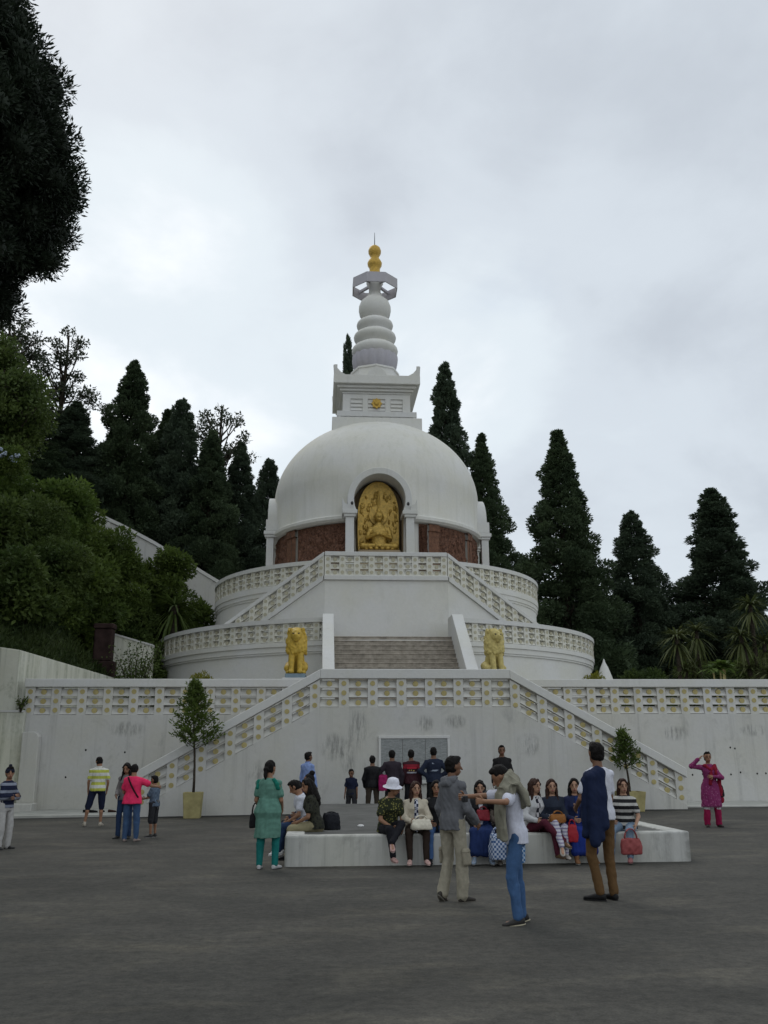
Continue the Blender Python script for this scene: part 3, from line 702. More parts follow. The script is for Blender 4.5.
g.rings([[(x*ro, y*ro, z0) for x, y in pts], [(x*ro, y*ro, z1) for x, y in pts], [(x*ri, y*ri, z1) for x, y in pts], [(x*ri, y*ri, z0) for x, y in pts], [(x*ro, y*ro, z0) for x, y in pts]], caps=False)
g.build('umbrella_hoop', M['lilac'], pg)
for i in range(4):
    g = Geo(); a = 2*math.pi*(i+.5)/4
    c, s = math.cos(a), math.sin(a); t = Vector((-s, c, 0))*.07
    p0, p1 = Vector((c*.3, s*.3, 0)), Vector((c*1.24, s*1.24, 0))
    g.hexa([(*(p0-t).xy, 27.60), (*(p1-t).xy, 27.50), (*(p1+t).xy, 27.50), (*(p0+t).xy, 27.60), (*(p0-t).xy, 27.74), (*(p1-t).xy, 27.64), (*(p1+t).xy, 27.64), (*(p0+t).xy, 27.74)])
    g.build('umbrella_rib', M['lilac'], pg)
lathe('gold_finial', [(.34, 27.7), (.36, 27.9), (.33, 28.3), (.30, 28.55), (.31, 28.68), (.40, 28.84), (.42, 29.0), (.36, 29.14), (.28, 29.26), (.23, 29.36), (.28, 29.48), (.36, 29.64), (.37, 29.80), (.31, 29.98), (.16, 30.12), (.03, 30.2)], M['gold_matt'], 32, 60)
g = Geo(); g.tube([(0, 0, 30.15), (0, 0, 30.6), (0, 0, 31.0)], [.03, .022, .012], 6); g.build('lightning_rod', M['iron'], pg)

# ---- circular balustrades on the two tiers
MO = [M['rail_old'], M['pale_disc']]
def ring_rail(label, Rr, z, h, ch, period, pw, th, a0, a1, gap=None):
    root = thing('balustrade', label, 'balustrade', (0, YC, z))
    rp = Rr-th/2-.03; n = round(R(a1-a0)*rp/period); da = (a1-a0)/n
    pm = post_mesh(pw, h, th); lw = round(R(da)*rp-pw, 4); lm = louvre_mesh(lw, h, th)
    segs = []
    for i in range(n):
        a = a0+da*(i+.5)
        if gap and abs(a+90) < gap: continue
        rz = R(a)+math.pi/2; t = Vector((-math.sin(R(a)), math.cos(R(a)), 0)); c = Vector((rp*math.cos(R(a)), rp*math.sin(R(a)), 0))
        unit('post', pm, MO, root, c - t*((pw+lw)/2), rz); unit('louvre_panel', lm, MO, root, c - t*((pw+lw)/2-pw), rz)
    arcs = [(a0, a1)] if not gap else [(a0, -90-gap), (-90+gap, a1)]
    for b0, b1 in arcs:
        g = Geo(); g.lathe([(Rr-th-.1, h+.002), (Rr+.03, h+.002), (Rr+.03, h+ch), (Rr-th-.1, h+ch), (Rr-th-.1, h+.002)], max(8, int(b1-b0)//2), b0, b1); g.build('cap_rail', M['trim'], root, smooth=30)
ring_rail('curved balustrade round the lower circular tier of the pagoda', 10.86, 6.03, .74, .18, .64, .26, .24, -190, 10, 14.2)
ring_rail('curved balustrade round the upper circular tier below the dome', 8.28, 8.93, .76, .18, .62, .25, .24, -190, 10, 20)

# ---- upper double stair in front of the dome, and its straight balustrade
us = thing('upper_staircase', 'white upper staircase wall with sloping arms in front of the dome', 'staircase', (-.17, 37.5, 0))
UA, UB, UZ = 2.60, 6.9, 8.93
g = Geo(); g.prism_y([(-UA, 5.9), (UA, 5.9), (UA, UZ-.2), (-UA, UZ-.2)], 0, 2.6); g.build('landing_wall', M['pagoda'], us)
g = Geo(); g.box(-UA-.02, UA+.02, -.10, 2.6, UZ-.198, UZ); g.build('landing_cornice', M['trim'], us, bevel=.02)
for s in (-1, 1):
    g = Geo(); P, Q = Vector((s*UA, .0)), Vector((s*UB, 1.35)); k = (Q-P); nn = Vector((-k.y, k.x)).normalized()*s
    zq = 5.75
    q = [P + Vector((s*.006, 0)), Q, Q+nn*1.6, P+nn*1.6+Vector((s*.006, 0))]
    lo = [(v.x, v.y, 5.0) for v in q]; hi = [(q[0].x, q[0].y, UZ-.2), (q[1].x, q[1].y, zq), (q[2].x, q[2].y, zq), (q[3].x, q[3].y, UZ-.2)]
    if s > 0: g.hexa(lo+hi)
    else: g.hexa([lo[1], lo[0], lo[3], lo[2], hi[1], hi[0], hi[3], hi[2]])
    g.build('stair_arm', M['pagoda'], us)
ur = thing('balustrade', 'straight cream balustrade with sloping ends across the upper landing under the Buddha niche', 'balustrade', (-.17, 37.5, 0))
rail_run(ur, (-UA, .13, UZ), (UA, .13, UZ), .85, .24, .66, .26, MO, True, True, 8)
g = Geo(); g.box(-UA, UA, -.03, .28, UZ+.852, UZ+1.03)
for s in (-1, 1):
    P, Q = Vector((s*(UA+.004), .13, UZ-.02)), Vector((s*UB, 1.48, 5.95))
    rail_run(ur, *( (P, Q) if s > 0 else (Q, P)), .85, .24, .60, .24, MO, True, True, 7)
    d = (Q-P); n2 = Vector((-d.y, d.x, 0)).normalized()*.16
    z = Vector((0, 0, .852)); h = Vector((0, 0, .18)); a = [P-n2, Q-n2, Q+n2, P+n2]
    if s < 0: a = a[::-1]
    g.hexa([v+z for v in a]+[v+z+h for v in a])
    bs = Geo(); zb = Vector((0, 0, -.2)); n3 = Vector((-d.y, d.x, 0)).normalized()*.22; a = [P-n3, Q-n3, Q+n3, P+n3]
    if s < 0: a = a[::-1]
    bs.hexa([v+zb for v in a]+[v for v in a]); bs.build('base_moulding', M['trim'], ur)
g.build('cap_rail', M['trim'], ur, bevel=.015)

# ---- central flight from the terrace to the lower tier
cf = thing('central_stair', 'brown grey stone flight climbing to the lower tier between sloping white side walls', 'staircase', (-.04, 0, 0))
g = Geo(); n = 16; y0, y1 = 32.0, 36.2
for i in range(n):
    yy = y0+(y1-y0)*i/n; za, zb = (2.7 if i == 0 else 3.04+3.14*i/n+.002), 3.04+3.14*(i+1)/n
    g.box(-2.36, 2.36, yy+.016, 37.4, za, zb-.048); g.box(-2.36, 2.36, yy, 37.4, zb-.046, zb)
g.build('steps', M['step'], cf, bevel=.012)
for s in (-1, 1):
    g = Geo(); x0, x1 = (2.362, 2.80) if s > 0 else (-2.80, -2.362)
    pr = [(31.75, 2.7), (36.9, 2.7), (36.9, 7.05), (35.75, 7.05), (31.75, 4.02)]
    vs = [(x0, y, z) for y, z in pr]+[(x1, y, z) for y, z in pr]; m = len(pr)
    g.add(vs, [tuple(range(m-1, -1, -1)), tuple(range(m, 2*m))]+[(i, (i+1) % m, (i+1) % m+m, i+m) for i in range(m)])
    g.build('side_parapet', M['trim'], cf, bevel=.02)

# ---- gilded Buddha in the niche
bz = 10.68; BY = YC-5.2
bd = thing('buddha_statue', 'gilded seated Buddha relief with halo and carved backplate in the arched niche', 'statue', (NX, BY, bz))
bd.scale = (.87, .87, .87)
g = Geo(); g.box(-1.12, 1.12, -.55, .6, -2.3, .16); g.build('pedestal', M['niche'], bd, bevel=.03)
g = Geo(); hs = [(1.10, .165), (1.14, 1.2)] + [(1.12*math.cos(t), 2.45+1.80*math.sin(t)) for t in np.linspace(.02, math.pi-.02, 22)] + [(-1.14, 1.2), (-1.10, .165)]
g.prism_y(hs, .42, .58)
rs = random.Random(3)
for k in range(110):
    x = rs.uniform(-1.05, 1.05); z = rs.uniform(.3, 3.7)
    if z > 2.35 and (x/1.05)**2+((z-2.35)/1.5)**2 > 1: continue
    g.ell((x, .42, z), (rs.uniform(.04, .1), 0, rs.uniform(-.03, .03)), (0, .05+rs.random()*.06, 0), (rs.uniform(-.03, .03), 0, rs.uniform(.06, .2)), 8, 5)
g.tube([(0, .40, 2.6), (0, .36, 3.1), (0, .36, 3.7)], [.12, .10, .05], 8)
g.build('backplate', M['gold'], bd, smooth=40)
g = Geo(); g.prism_y([(.52*math.cos(t), 2.30+.58*math.sin(t)) for t in np.linspace(0, 2*math.pi, 32, endpoint=False)], .30, .40); g.build('halo', M['gold'], bd, bevel=.02)
g = Geo()
for i in range(18):
    a = math.pi*2*i/18; g.ell((.88*math.cos(a), .42*math.sin(a), .25), (.17*math.cos(a), .17*math.sin(a), .03), (-.14*math.sin(a), .14*math.cos(a), 0), (.02*math.cos(a), .02*math.sin(a), .11), 8, 5)
g.ell((0, 0, .25), (.9, 0, 0), (0, .42, 0), (0, 0, .10)); g.build('lotus_seat', M['gold'], bd, smooth=True)
g = Geo()
g.loft([((0, .06, .28), (.46, 0, 0), (0, .26, 0)), ((0, .08, .6), (.36, 0, 0), (0, .22, 0)), ((0, .08, .95), (.40, 0, 0), (0, .23, 0)), ((0, .08, 1.25), (.47, 0, 0), (0, .21, 0)), ((0, .08, 1.45), (.32, 0, 0), (0, .16, 0)), ((0, .06, 1.58), (.13, 0, 0), (0, .13, 0)), ((0, .04, 1.72), (.12, 0, 0), (0, .12, 0))], 20)
for s in (-1, 1):
    g.cap((s*.30, .0, .38), (s*.78, -.16, .42), .20, .16); g.cap((s*.78, -.16, .40), (-s*.12, -.36, .40), .15, .10)
    g.cap((s*.43, .06, 1.32), (s*.56, -.02, .86), .14, .11); g.cap((s*.56, -.02, .86), (s*.12, -.30, .98), .11, .07); g.ell((s*.08, -.33, 1.02), (.10, 0, 0), (0, .06, 0), (0, 0, .11))
    g.ell((s*.235, .03, 1.88), (.03, 0, 0), (0, .06, 0), (0, 0, .13), 8, 6)
g.ell((0, .0, 1.95), (.215, 0, 0), (0, .24, 0), (0, 0, .27)); g.ell((0, -.05, 1.80), (.15, 0, 0), (0, .17, 0), (0, 0, .14))
g.ell((0, .04, 2.24), (.11, 0, 0), (0, .12, 0), (0, 0, .13)); g.cap((0, -.23, 1.97), (0, -.27, 1.88), .025, .035)
g.v = [(x*1.14, y*1.1-.10, .28+(z-.28)*1.10) for x, y, z in g.v]
me = remeshed(g, .028, 3, 'buddha_figure'); displace(me, .012, 16, 4, (1, 1, 2)); finish('figure', me, M['gold'], bd)

# ---- pair of guardian lions on the terrace
def lion(label, x, mat, turn):
    t = thing('lion_statue', label, 'statue', (x, 33.0, ZT+.13), R(turn), 'guardian lion statues')
    g = Geo(); g.box(-.40, .40, -.45, .55, -.13, .95); g.box(-.46, .46, -.5, .6, .952, 1.12); g.build('pedestal', M['trim'], t, bevel=.02)
    g = Geo(); g.box(-.36, .36, -.42, .5, 1.122, 1.27); g.build('plinth', M['bluegrey'], t, bevel=.015)
    z = 1.27; g = Geo()
    g.loft([((0, .30, z+.02), (.30, 0, 0), (0, .20, 0)), ((0, .26, z+.35), (.31, 0, 0), (0, .25, 0)), ((0, .08, z+.75), (.28, 0, 0), (0, .26, .06)), ((0, -.02, z+1.02), (.27, 0, 0), (0, .24, .05)), ((0, -.06, z+1.2), (.2, 0, 0), (0, .2, 0))], 16)
    for s in (-1, 1):
        g.cap((s*.15, -.12, z+.72), (s*.15, -.26, z+.08), .135, .10); g.ell((s*.15, -.32, z+.07), (.11, 0, 0), (0, .14, 0), (0, 0, .08))
        g.cap((s*.25, .28, z+.32), (s*.29, -.02, z+.22), .19, .15); g.cap((s*.28, -.02, z+.22), (s*.27, .1, z+.05), .12, .09); g.ell((s*.27, -.08, z+.06), (.10, 0, 0), (0, .15, 0), (0, 0, .07))
        g.ell((s*.20, -.10, z+1.60), (.06, 0, 0), (0, .05, 0), (0, 0, .08))
    g.ell((0, -.16, z+1.38), (.22, 0, 0), (0, .24, 0), (0, 0, .24)); g.ell((0, -.36, z+1.30), (.13, 0, 0), (0, .14, 0), (0, 0, .12)); g.ell((0, -.33, z+1.19), (.10, 0, 0), (0, .11, 0), (0, 0, .06))
    g.cap((0, -.30, z+1.44), (0, -.46, z+1.36), .06, .07)
    for s in (-1, 1): g.ell((s*.10, -.33, z+1.47), (.06, 0, 0), (0, .04, 0), (0, 0, .03))
    me = remeshed(g, .022, 3, 'lion_body'); finish('body', me, mat, t)
    g = Geo(); rs = random.Random(2)
    g.loft([((0, .02, z+.62), (.20, 0, 0), (0, .2, 0)), ((0, .0, z+.8), (.35, 0, 0), (0, .30, 0)), ((0, .0, z+1.1), (.36, 0, 0), (0, .31, 0)), ((0, .02, z+1.35), (.34, 0, 0), (0, .26, 0)), ((0, .04, z+1.60), (.28, 0, 0), (0, .2, 0)), ((0, .06, z+1.69), (.12, 0, 0), (0, .1, 0))], 18)
    for k in range(130):
        a = rs.uniform(0, 6.28); zz = rs.uniform(.72, 1.62); r = .35 if zz < 1.3 else .35-.25*(zz-1.3)
        p = (r*math.cos(a), .01+r*.82*math.sin(a), z+zz)
        if p[1] < -.12 and zz > 1.18: continue
        g.ell(p, (.055, 0, 0), (0, .055, 0), (0, 0, .07), 7, 5)
    me = remeshed(g, .022, 1, 'lion_mane'); finish('mane', me, mat, t)
    for s in (-1, 1):
        g = Geo(); g.ell((s*.10, -.375, z+1.43), (.035, 0, 0), (0, .02, 0), (0, 0, .022), 8, 5); g.build('eye', M['iron'], t, smooth=True)
    g = Geo(); g.ell((0, -.475, z+1.35), (.06, 0, 0), (0, .035, 0), (0, 0, .035), 8, 5); g.build('nose', mat, t, smooth=True)
lion('ochre gold seated lion statue on the terrace left of the central stair', -3.78, M['lion_l'], -2)
lion('pale yellow seated lion statue on the terrace right of the central stair', 3.46, M['lion_r'], 14)
for ch in pg.children:
    k = ch.name.split('.')[0]
    if k in ('niche_arch', 'pillar', 'capital', 'acroterion', 'side_hood') and abs(ch.rotation_euler.z) > .1: ch.scale = (.97, .925, 1)
    elif k in ('dome', 'niche_lining', 'niche_arch', 'pillar', 'capital', 'acroterion', 'floodlight', 'blind_niche', 'side_hood', 'relief_panel', 'relief_pilaster'): ch.scale = (.97, .97, 1)
    if k in ('harmika_plinth', 'dentil_course', 'ledge', 'harmika_body', 'louvre_frame', 'gold_emblem', 'cornice', 'crest_ornament', 'corner_horn'): ch.scale = (.955, .955, 1); ch.location.x -= .09
    if k.startswith('spire_') or k in ('lotus_collar', 'umbrella_hoop', 'umbrella_rib', 'gold_finial', 'lightning_rod'): ch.location.x -= .06
# little white stupa beside the tier
g = Geo(); g.lathe([(.62, 0), (.62, .9), (.5, 1.0), (.46, 1.5), (.30, 2.0), (.18, 2.35), (.06, 2.6), (.02, 2.75)], 20)
tag(g.build('miniature_stupa', M['trim'], None, (9.95, 40.6, ZT), smooth=40), 'small white pointed stupa beside the right end of the lower tier', 'stupa')
# ================================================================== TREES AND PLANTS
def trunk_geo(h, r0, r1, seed=0, wob=.15, n=8):
    rs = random.Random(seed); pts = []; rad = []
    for i in range(n+1):
        t = i/n; pts.append((wob*math.sin(t*5+seed), wob*math.cos(t*4+seed*2)-wob*math.cos(seed*2), h*t)); rad.append(r0*(1-t)+r1*t + (r0*.35 if i == 0 else 0))
    g = Geo(); g.tube(pts, rad, 9); return g
def conifer_crown(name, H, Rm, seed, npuff=150, leaf=.20, per=820, base=.06, shape=.8, dense=1.0, lump=1.0, cull=None, core=.6):
    rs = np.random.RandomState(seed); P = []; D = []; Ls = []
    ph = rs.rand(4)*6.28
    for k in range(npuff):
        t = base + (1-base)*((k+rs.rand())/npuff)**1.12
        ang = k*2.39996 + rs.normal()*.35
        prof = Rm*((1-t)**shape)*(1+.13*math.sin(6*t*3+ang*2+ph[0])+.10*math.sin(ang*3+ph[1])+.13*math.sin(t*34+ph[2]+.6*math.sin(ang+ph[3]))) + .07
        if t < .14: prof *= .72+2*t
        rad = prof*rs.uniform(.55, .92); pr = (.19 + .29*prof)*rs.uniform(.7, 1.25)*lump*(H/18)**.4
        c = np.array([rad*math.cos(ang), rad*math.sin(ang), H*t])
        n = int(per*dense*min(1.6, (pr/1.0)**2*1.0+.18))
        v = rs.normal(size=(n, 3)); v /= np.linalg.norm(v, axis=1)[:, None]; v[:, 2] *= .8
        q = c + v*pr*(.40+.60*rs.rand(n, 1)**.5)*np.array([1, 1, .85])
        outd = np.array([math.cos(ang), math.sin(ang), .25])
        d = v*.8 + outd*.45 + np.array([0, 0, .25]) + rs.normal(size=(n, 3))*.4
        m = 26; P.append(c+rs.normal(size=(m, 3))*pr*.28); D.append(rs.normal(size=(m, 3))); Ls.append(np.full(m, pr*core))
        P.append(q); D.append(d); Ls.append(np.full(n, leaf)*rs.uniform(.6, 1.2, n))
    # leader tip
    n = 120; z = H*(1-.09*rs.rand(n)); P.append(np.c_[rs.normal(size=n)*.16, rs.normal(size=n)*.16, z]); D.append(rs.normal(size=(n, 3))*.5+[0, 0, .8]); Ls.append(np.full(n, leaf*.8))
    # inner foliage round the trunk
    n = int(5200*dense); t = rs.rand(n)**1.2*.93; a = rs.rand(n)*6.28; r = Rm*((1-t)**shape)*.72*rs.rand(n)**.6
    P.append(np.c_[r*np.cos(a), r*np.sin(a), H*(base*.6+t*(1-base*.6))]); D.append(np.c_[np.cos(a), np.sin(a), rs.normal(size=n)*.5]); Ls.append(np.full(n, leaf*2.0))
    P = np.vstack(P); D = np.vstack(D); L_ = np.concatenate(Ls)
    if cull is not None:
        ok = P[:, 0] > cull; P, D, L_ = P[ok], D[ok], L_[ok]
    return leaf_mesh(name, P, D, L_, L_*.42, seed)
def limb_geo(H, Rm, seed, n=26):
    rs = random.Random(seed); g = Geo()
    for k in range(n):
        t = .12+.8*k/n; a = k*2.4; l = Rm*(1-t)**.8*.85
        g.tube([(0, 0, H*t), (l*.5*math.cos(a), l*.5*math.sin(a), H*t+.1), (l*math.cos(a), l*math.sin(a), H*t+.45)], [.09*(1.2-t), .06*(1.2-t), .02], 5)
    return g
class Proto: pass
def make_conifer(H, Rm, seed, mat, **k):
    p = Proto(); p.crown = conifer_crown('crown', H, Rm, seed, **k); p.crown.materials.append(mat)
    g = trunk_geo(H*.97, .012*H+.1, .03, seed); l = limb_geo(H, Rm, seed); g.add(l.v, l.f); p.trunk = g.mesh('trunk'); p.trunk.materials.append(M['bark']); shade(p.trunk); return p
def plant(p, name, label, cat, loc, scale=(1, 1, 1), rz=0, group=None):
    t = thing(name, label, cat, loc, rz, group); t.scale = scale
    for nm in ('trunk', 'crown'):
        o = bpy.data.objects.new(nm, getattr(p, nm)); COL.objects.link(o); o.parent = t
    return t
CA = make_conifer(18, 4.0, 11, M['conifer'], npuff=210, shape=.85, lump=.78)
CB = make_conifer(16, 3.6, 23, M['conifer_blue'], npuff=175, shape=.6, lump=.85)
CC = make_conifer(17, 4.2, 37, M['conifer'], npuff=210, shape=.78, lump=.8, dense=1.1)
CD = make_conifer(18, 3.4, 51, M['conifer_blue'], npuff=200, shape=.72, lump=.8, dense=1.1)
GR, GL = 'conifers behind the terrace on the right', 'conifers on the hill at the left'
def put_con(p, H0, x, y, ztop, width, rz, label, group, R0):
    z = hill_z(x, y)-.3; H = ztop-z
    plant(p, 'conifer_tree', label, 'tree', (x, y, z), (width/R0, width/R0, H/H0), R(rz), group)
put_con(CA, 18, 11.6, 52, 20.9, 4.2, 20, 'tall narrow conifer with lumpy crown just right of the pagoda tiers', GR, 4.0)
put_con(CB, 16, 16.6, 54, 16.3, 3.0, 80, 'shorter open conifer standing between the two bigger conifers at the right', GR, 3.6)
put_con(CD, 18, 21.5, 53, 17.6, 4.0, 140, 'broad dense rounded conifer farthest to the right, behind the spiky plants', GR, 3.4)
put_con(CB, 16, 13.9, 58, 13.0, 3.0, 200, 'low dark conifer filling the gap behind the tall narrow one', GR, 3.6)
put_con(CC, 17, 19.0, 59, 13.2, 3.9, 260, 'low conifer behind the shorter open conifer', GR, 4.2)
put_con(CC, 17, 24.4, 57, 13.6, 4.2, 30, 'dark conifer partly cut by the right picture edge', GR, 4.2)
put_con(CD, 18, 6.4, 64, 30.6, 3.5, 60, 'tall dense conifer rising right behind the dome', 'conifers behind the dome', 3.4)
put_con(CA, 18, 8.9, 63, 24.6, 4.0, 110, 'lower conifer leaning out to the right of the dome', 'conifers behind the dome', 4.0)
put_con(CB, 16, -1.0, 66, 33.7, 1.55, 10, 'conifer whose tip shows just left of the spire', 'conifers behind the dome', 3.6)
for x, y, zt, w, pr, rz, lab in ((-16.2, 60, 28.4, 4.0, CC, 15, 'tall pointed conifer, highest of the dark row on the left hill'),
        (-14.2, 63, 26.0, 3.8, CA, 95, 'conifer close behind the highest one of the dark row'),
        (-12.7, 60, 25.6, 3.1, CB, 150, 'pointed conifer below the lacy tree crown, second in the dark row'),
        (-10.4, 59, 23.0, 3.3, CC, 210, 'dark conifer right in front of the lacy broadleaf crown'),
        (-8.6, 61, 22.8, 2.8, CD, 280, 'slim conifer at the right edge of the lacy crown'),
        (-6.7, 62, 22.0, 2.6, CB, 330, 'small conifer nearest the left side of the dome'),
        (-19.4, 58, 24.5, 3.2, CD, 40, 'dark conifer in front of the tall lacy tree at the left'),
        (-22.3, 57, 26.0, 3.8, CA, 70, 'slim conifer at the far left in front of the lacy tree'),
        (-18.2, 64, 24.0, 4.0, CC, 5, 'conifer seen in the gap left of the highest conifer'),
        (-5.9, 66, 18.0, 2.6, CC, 120, 'low conifer beside the left edge of the dome drum'),
        (-11.8, 66, 23.0, 4.2, CD, 170, 'conifer deep behind the middle of the dark row')):
    put_con(pr, {CA: 18, CB: 16, CC: 17, CD: 18}[pr], x, y, zt, w, rz, lab, GL, {CA: 4.0, CB: 3.6, CC: 4.2, CD: 3.4}[pr])

# big near conifer reaching into the upper left corner
def near_crown():
    rs = np.random.RandomState(71); zs = [12.0, 12.7, 13.3, 13.9, 15.2, 17.4, 19.3, 21.0, 25.5, 29.5, 31.5]; rr = [2.6, 4.7, 5.9, 6.5, 7.35, 6.95, 6.2, 5.9, 4.8, 2.4, .6]
    P = []; D = []; Ls = []; g = Geo(); z = 12.2; row = 0
    while z < 31.4:
        r = np.interp(z, zs, rr); n = max(3, int(2*math.pi*r/1.05))
        for k in range(n):
            a = 2*math.pi*(k+.5*(row % 2)+rs.uniform(-.3, .3))/n
            if math.cos(a) < -.25: continue
            pr = rs.uniform(.55, 1.15)*min(1, .35+r/5); rc = max(.1, r-pr+rs.normal()*.32-.25*(math.sin(3.1*z)+math.sin(5*a+z))); c = np.array([rc*math.cos(a), rc*math.sin(a), z+rs.uniform(-.3, .3)])
            g.ell(c, (pr*.56, 0, 0), (0, pr*.56, 0), (0, 0, pr*.52), 9, 6)
            m = int(1300*(pr/.8)**2); v = rs.normal(size=(m, 3)); v /= np.linalg.norm(v, axis=1)[:, None]
            P.append(c+v*pr*rs.uniform(.45, 1.0, (m, 1))*np.array([1, 1, .92])); D.append(v*.9+rs.normal(size=(m, 3))*.45+np.array([0, 0, .3])); Ls.append(rs.uniform(.08, .20, m))
        z += .62; row += 1
    for k in range(24):                 # solid heart of the crown
        z = rs.uniform(13.5, 28); r = np.interp(z, zs, rr)*.5; a = rs.uniform(-1.6, 1.6); g.ell((r*.6*math.cos(a), r*.6*math.sin(a), z), (r, 0, 0), (0, r, 0), (0, 0, 1.8), 10, 7)
    P = np.vstack(P); L_ = np.concatenate(Ls); return leaf_mesh('crown', P, np.vstack(D), L_, L_*.32, 71), g
g = trunk_geo(27, .55, .08, 3, .1)
t = thing('near_conifer', 'huge dark near conifer filling the upper left corner of the picture', 'tree', (-17.1, 20.6, 5.1))
g.build('trunk', M['bark'], t, smooth=True)
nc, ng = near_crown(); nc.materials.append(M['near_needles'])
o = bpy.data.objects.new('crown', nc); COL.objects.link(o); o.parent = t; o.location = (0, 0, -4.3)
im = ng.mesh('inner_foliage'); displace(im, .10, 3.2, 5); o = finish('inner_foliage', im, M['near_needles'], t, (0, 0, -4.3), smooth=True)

GB = 'broadleaf trees on the hill'
def lacy_tree(label, x, y, ztop, zbot, hw, ncl, nleaf, cr, leaf, mat, seed, name='broadleaf_tree'):
    rs = np.random.RandomState(seed); z0 = hill_z(x, y)-.3; g = Geo(); zc = (ztop+zbot)/2-z0; hh = (ztop-zbot)/2
    t = thing(name, label, 'tree', (x, y, z0), 0, GB); H = ztop-z0
    pts = [(.25*math.sin(3.1*k/8+seed), .2*math.sin(2.3*k/8), H*.95*k/8) for k in range(9)]; g.tube(pts, [.30*(1-k/9)+.03 for k in range(9)], 8)
    P = []; D = []
    for k in range(ncl):
        v = rs.normal(size=3); v /= np.linalg.norm(v); v *= rs.rand()**.4
        c = np.array([v[0]*hw, v[1]*hw, zc+v[2]*hh]); c[:2] *= 1-.35*max(0, v[2]); zb = max(H*.25, c[2]-hw*rs.uniform(.5, 1.0))
        i = min(8, zb/(H*.95)*8); b0 = np.array(pts[int(i)]); b0[2] = zb
        g.tube([b0, b0*.5+c*.5+np.array([0, 0, -.15]), c], [.085, .05, .02], 5)
        for j in range(3):
            tw = c+rs.normal(size=3)*cr*.7; g.tube([b0*.3+c*.7, tw], [.03, .01], 4)
        n = nleaf//ncl; q = rs.normal(size=(n, 3)); q /= np.linalg.norm(q, axis=1)[:, None]
        P.append(c+q*cr*rs.rand(n, 1)**.45*np.array([1.15, 1.15, .7])*rs.uniform(.7, 1.2)); D.append(q*.6+rs.normal(size=(n, 3))*.6)
    g.build('trunk', M['bark'], t, smooth=True); P = np.vstack(P); L_ = leaf*rs.uniform(.6, 1.25, len(P))
    me = leaf_mesh('crown', P, np.vstack(D), L_, L_*.5, seed); me.materials.append(mat); o = bpy.data.objects.new('crown', me); COL.objects.link(o); o.parent = t
lacy_tree('tall lacy broadleaf tree above the conifers near the left edge', -21.5, 61, 31.6, 22.5, 2.7, 46, 4600, .55, .25, M['leaf_lacy'], 5)
lacy_tree('thin lacy broadleaf tree with open crown behind the dark conifer row', -10.2, 63, 27.4, 20.0, 2.7, 40, 3000, .50, .24, M['leaf_lacy'], 9)
lacy_tree('lacy broadleaf tree cut by the left picture edge', -25.6, 62, 33.4, 25.5, 2.6, 40, 4000, .55, .25, M['leaf_lacy'], 14)
lacy_tree('dense dark green broadleaf tree at the left edge above the hillside', -20.6, 48, 24.6, 14.5, 2.5, 70, 30000, .95, .24, M['leaf_dark'], 21)

def bush_mesh(seed, nl, leaf, lumps=14, flat=.8):
    rs = np.random.RandomState(seed); P = []; D = []
    for k in range(lumps):
        a = rs.rand()*6.28; r = rs.uniform(.15, .75); c = np.array([r*math.cos(a), r*math.sin(a), rs.uniform(.3, .95)*(1-.45*r)]); pr = rs.uniform(.22, .42)
        n = nl//lumps; v = rs.normal(size=(n, 3)); v /= np.linalg.norm(v, axis=1)[:, None]
        P.append(c+v*pr*(.6+.4*rs.rand(n, 1))*np.array([1, 1, flat])); D.append(v*.9+rs.normal(size=(n, 3))*.5+[0, 0, .15])
    n = nl//4; v = rs.normal(size=(n, 3)); v /= np.linalg.norm(v, axis=1)[:, None]; v[:, 2] = np.abs(v[:, 2])
    P.append(v*np.array([.75, .75, .8])*rs.rand(n, 1)**.5); D.append(v+rs.normal(size=(n, 3))*.5)
    P = np.vstack(P); D = np.vstack(D); L_ = leaf*rs.uniform(.55, 1.25, len(P)); return leaf_mesh('bush', P, D, L_, L_*.42, seed)
def bush_points(seed, r, h, leaf, dens=1.0):
    rs = np.random.RandomState(seed); P = []; D = []; nl = int(10+5*h)
    for k in range(nl):
        a = rs.rand()*6.28; u = rs.rand(); rr = rs.uniform(.2, .78); z = rs.uniform(.18, .92); rr *= math.sqrt(max(.1, 1-(z*.95)**2.2))
        c = np.array([r*rr*math.cos(a), r*rr*math.sin(a), h*z]); pr = rs.uniform(.30, .52)*min(r, 1.6)
        n = int(dens*330*(pr/.6)**2*(.22/leaf)**1.3); v = rs.normal(size=(n, 3)); v /= np.linalg.norm(v, axis=1)[:, None]
        P.append(c+v*pr*(.5+.5*rs.rand(n, 1)**.5)*np.array([1, 1, .8])); D.append(v*.8+rs.normal(size=(n, 3))*.6+[0, 0, .1])
    n = int(900*dens*r*h/6); v = rs.normal(size=(n, 3)); v /= np.linalg.norm(v, axis=1)[:, None]; v[:, 2] = np.abs(v[:, 2])
    P.append(v*np.array([.7*r, .7*r, .85*h])*rs.rand(n, 1)**.5); D.append(v+rs.normal(size=(n, 3))*.6)
    P = np.vstack(P); L_ = leaf*rs.uniform(.6, 1.3, len(P)); return P, np.vstack(D), L_
BN = [0]
def bush(x, y, r, h, label, k=0, mk='leaf_mid', dz=0):
    BN[0] += 1; P, D, L_ = bush_points(300+BN[0], r, h, (.24, .20, .28, .17)[k % 4]); me = leaf_mesh('bush', P, D, L_, L_*.42, BN[0]); me.materials.append(M[mk])
    o = bpy.data.objects.new('bush', me); COL.objects.link(o); o.location = (x, y, hill_z(x, y)-.25+dz)
    tag(o, label, 'bush', 'bushes on the left hillside'); return o
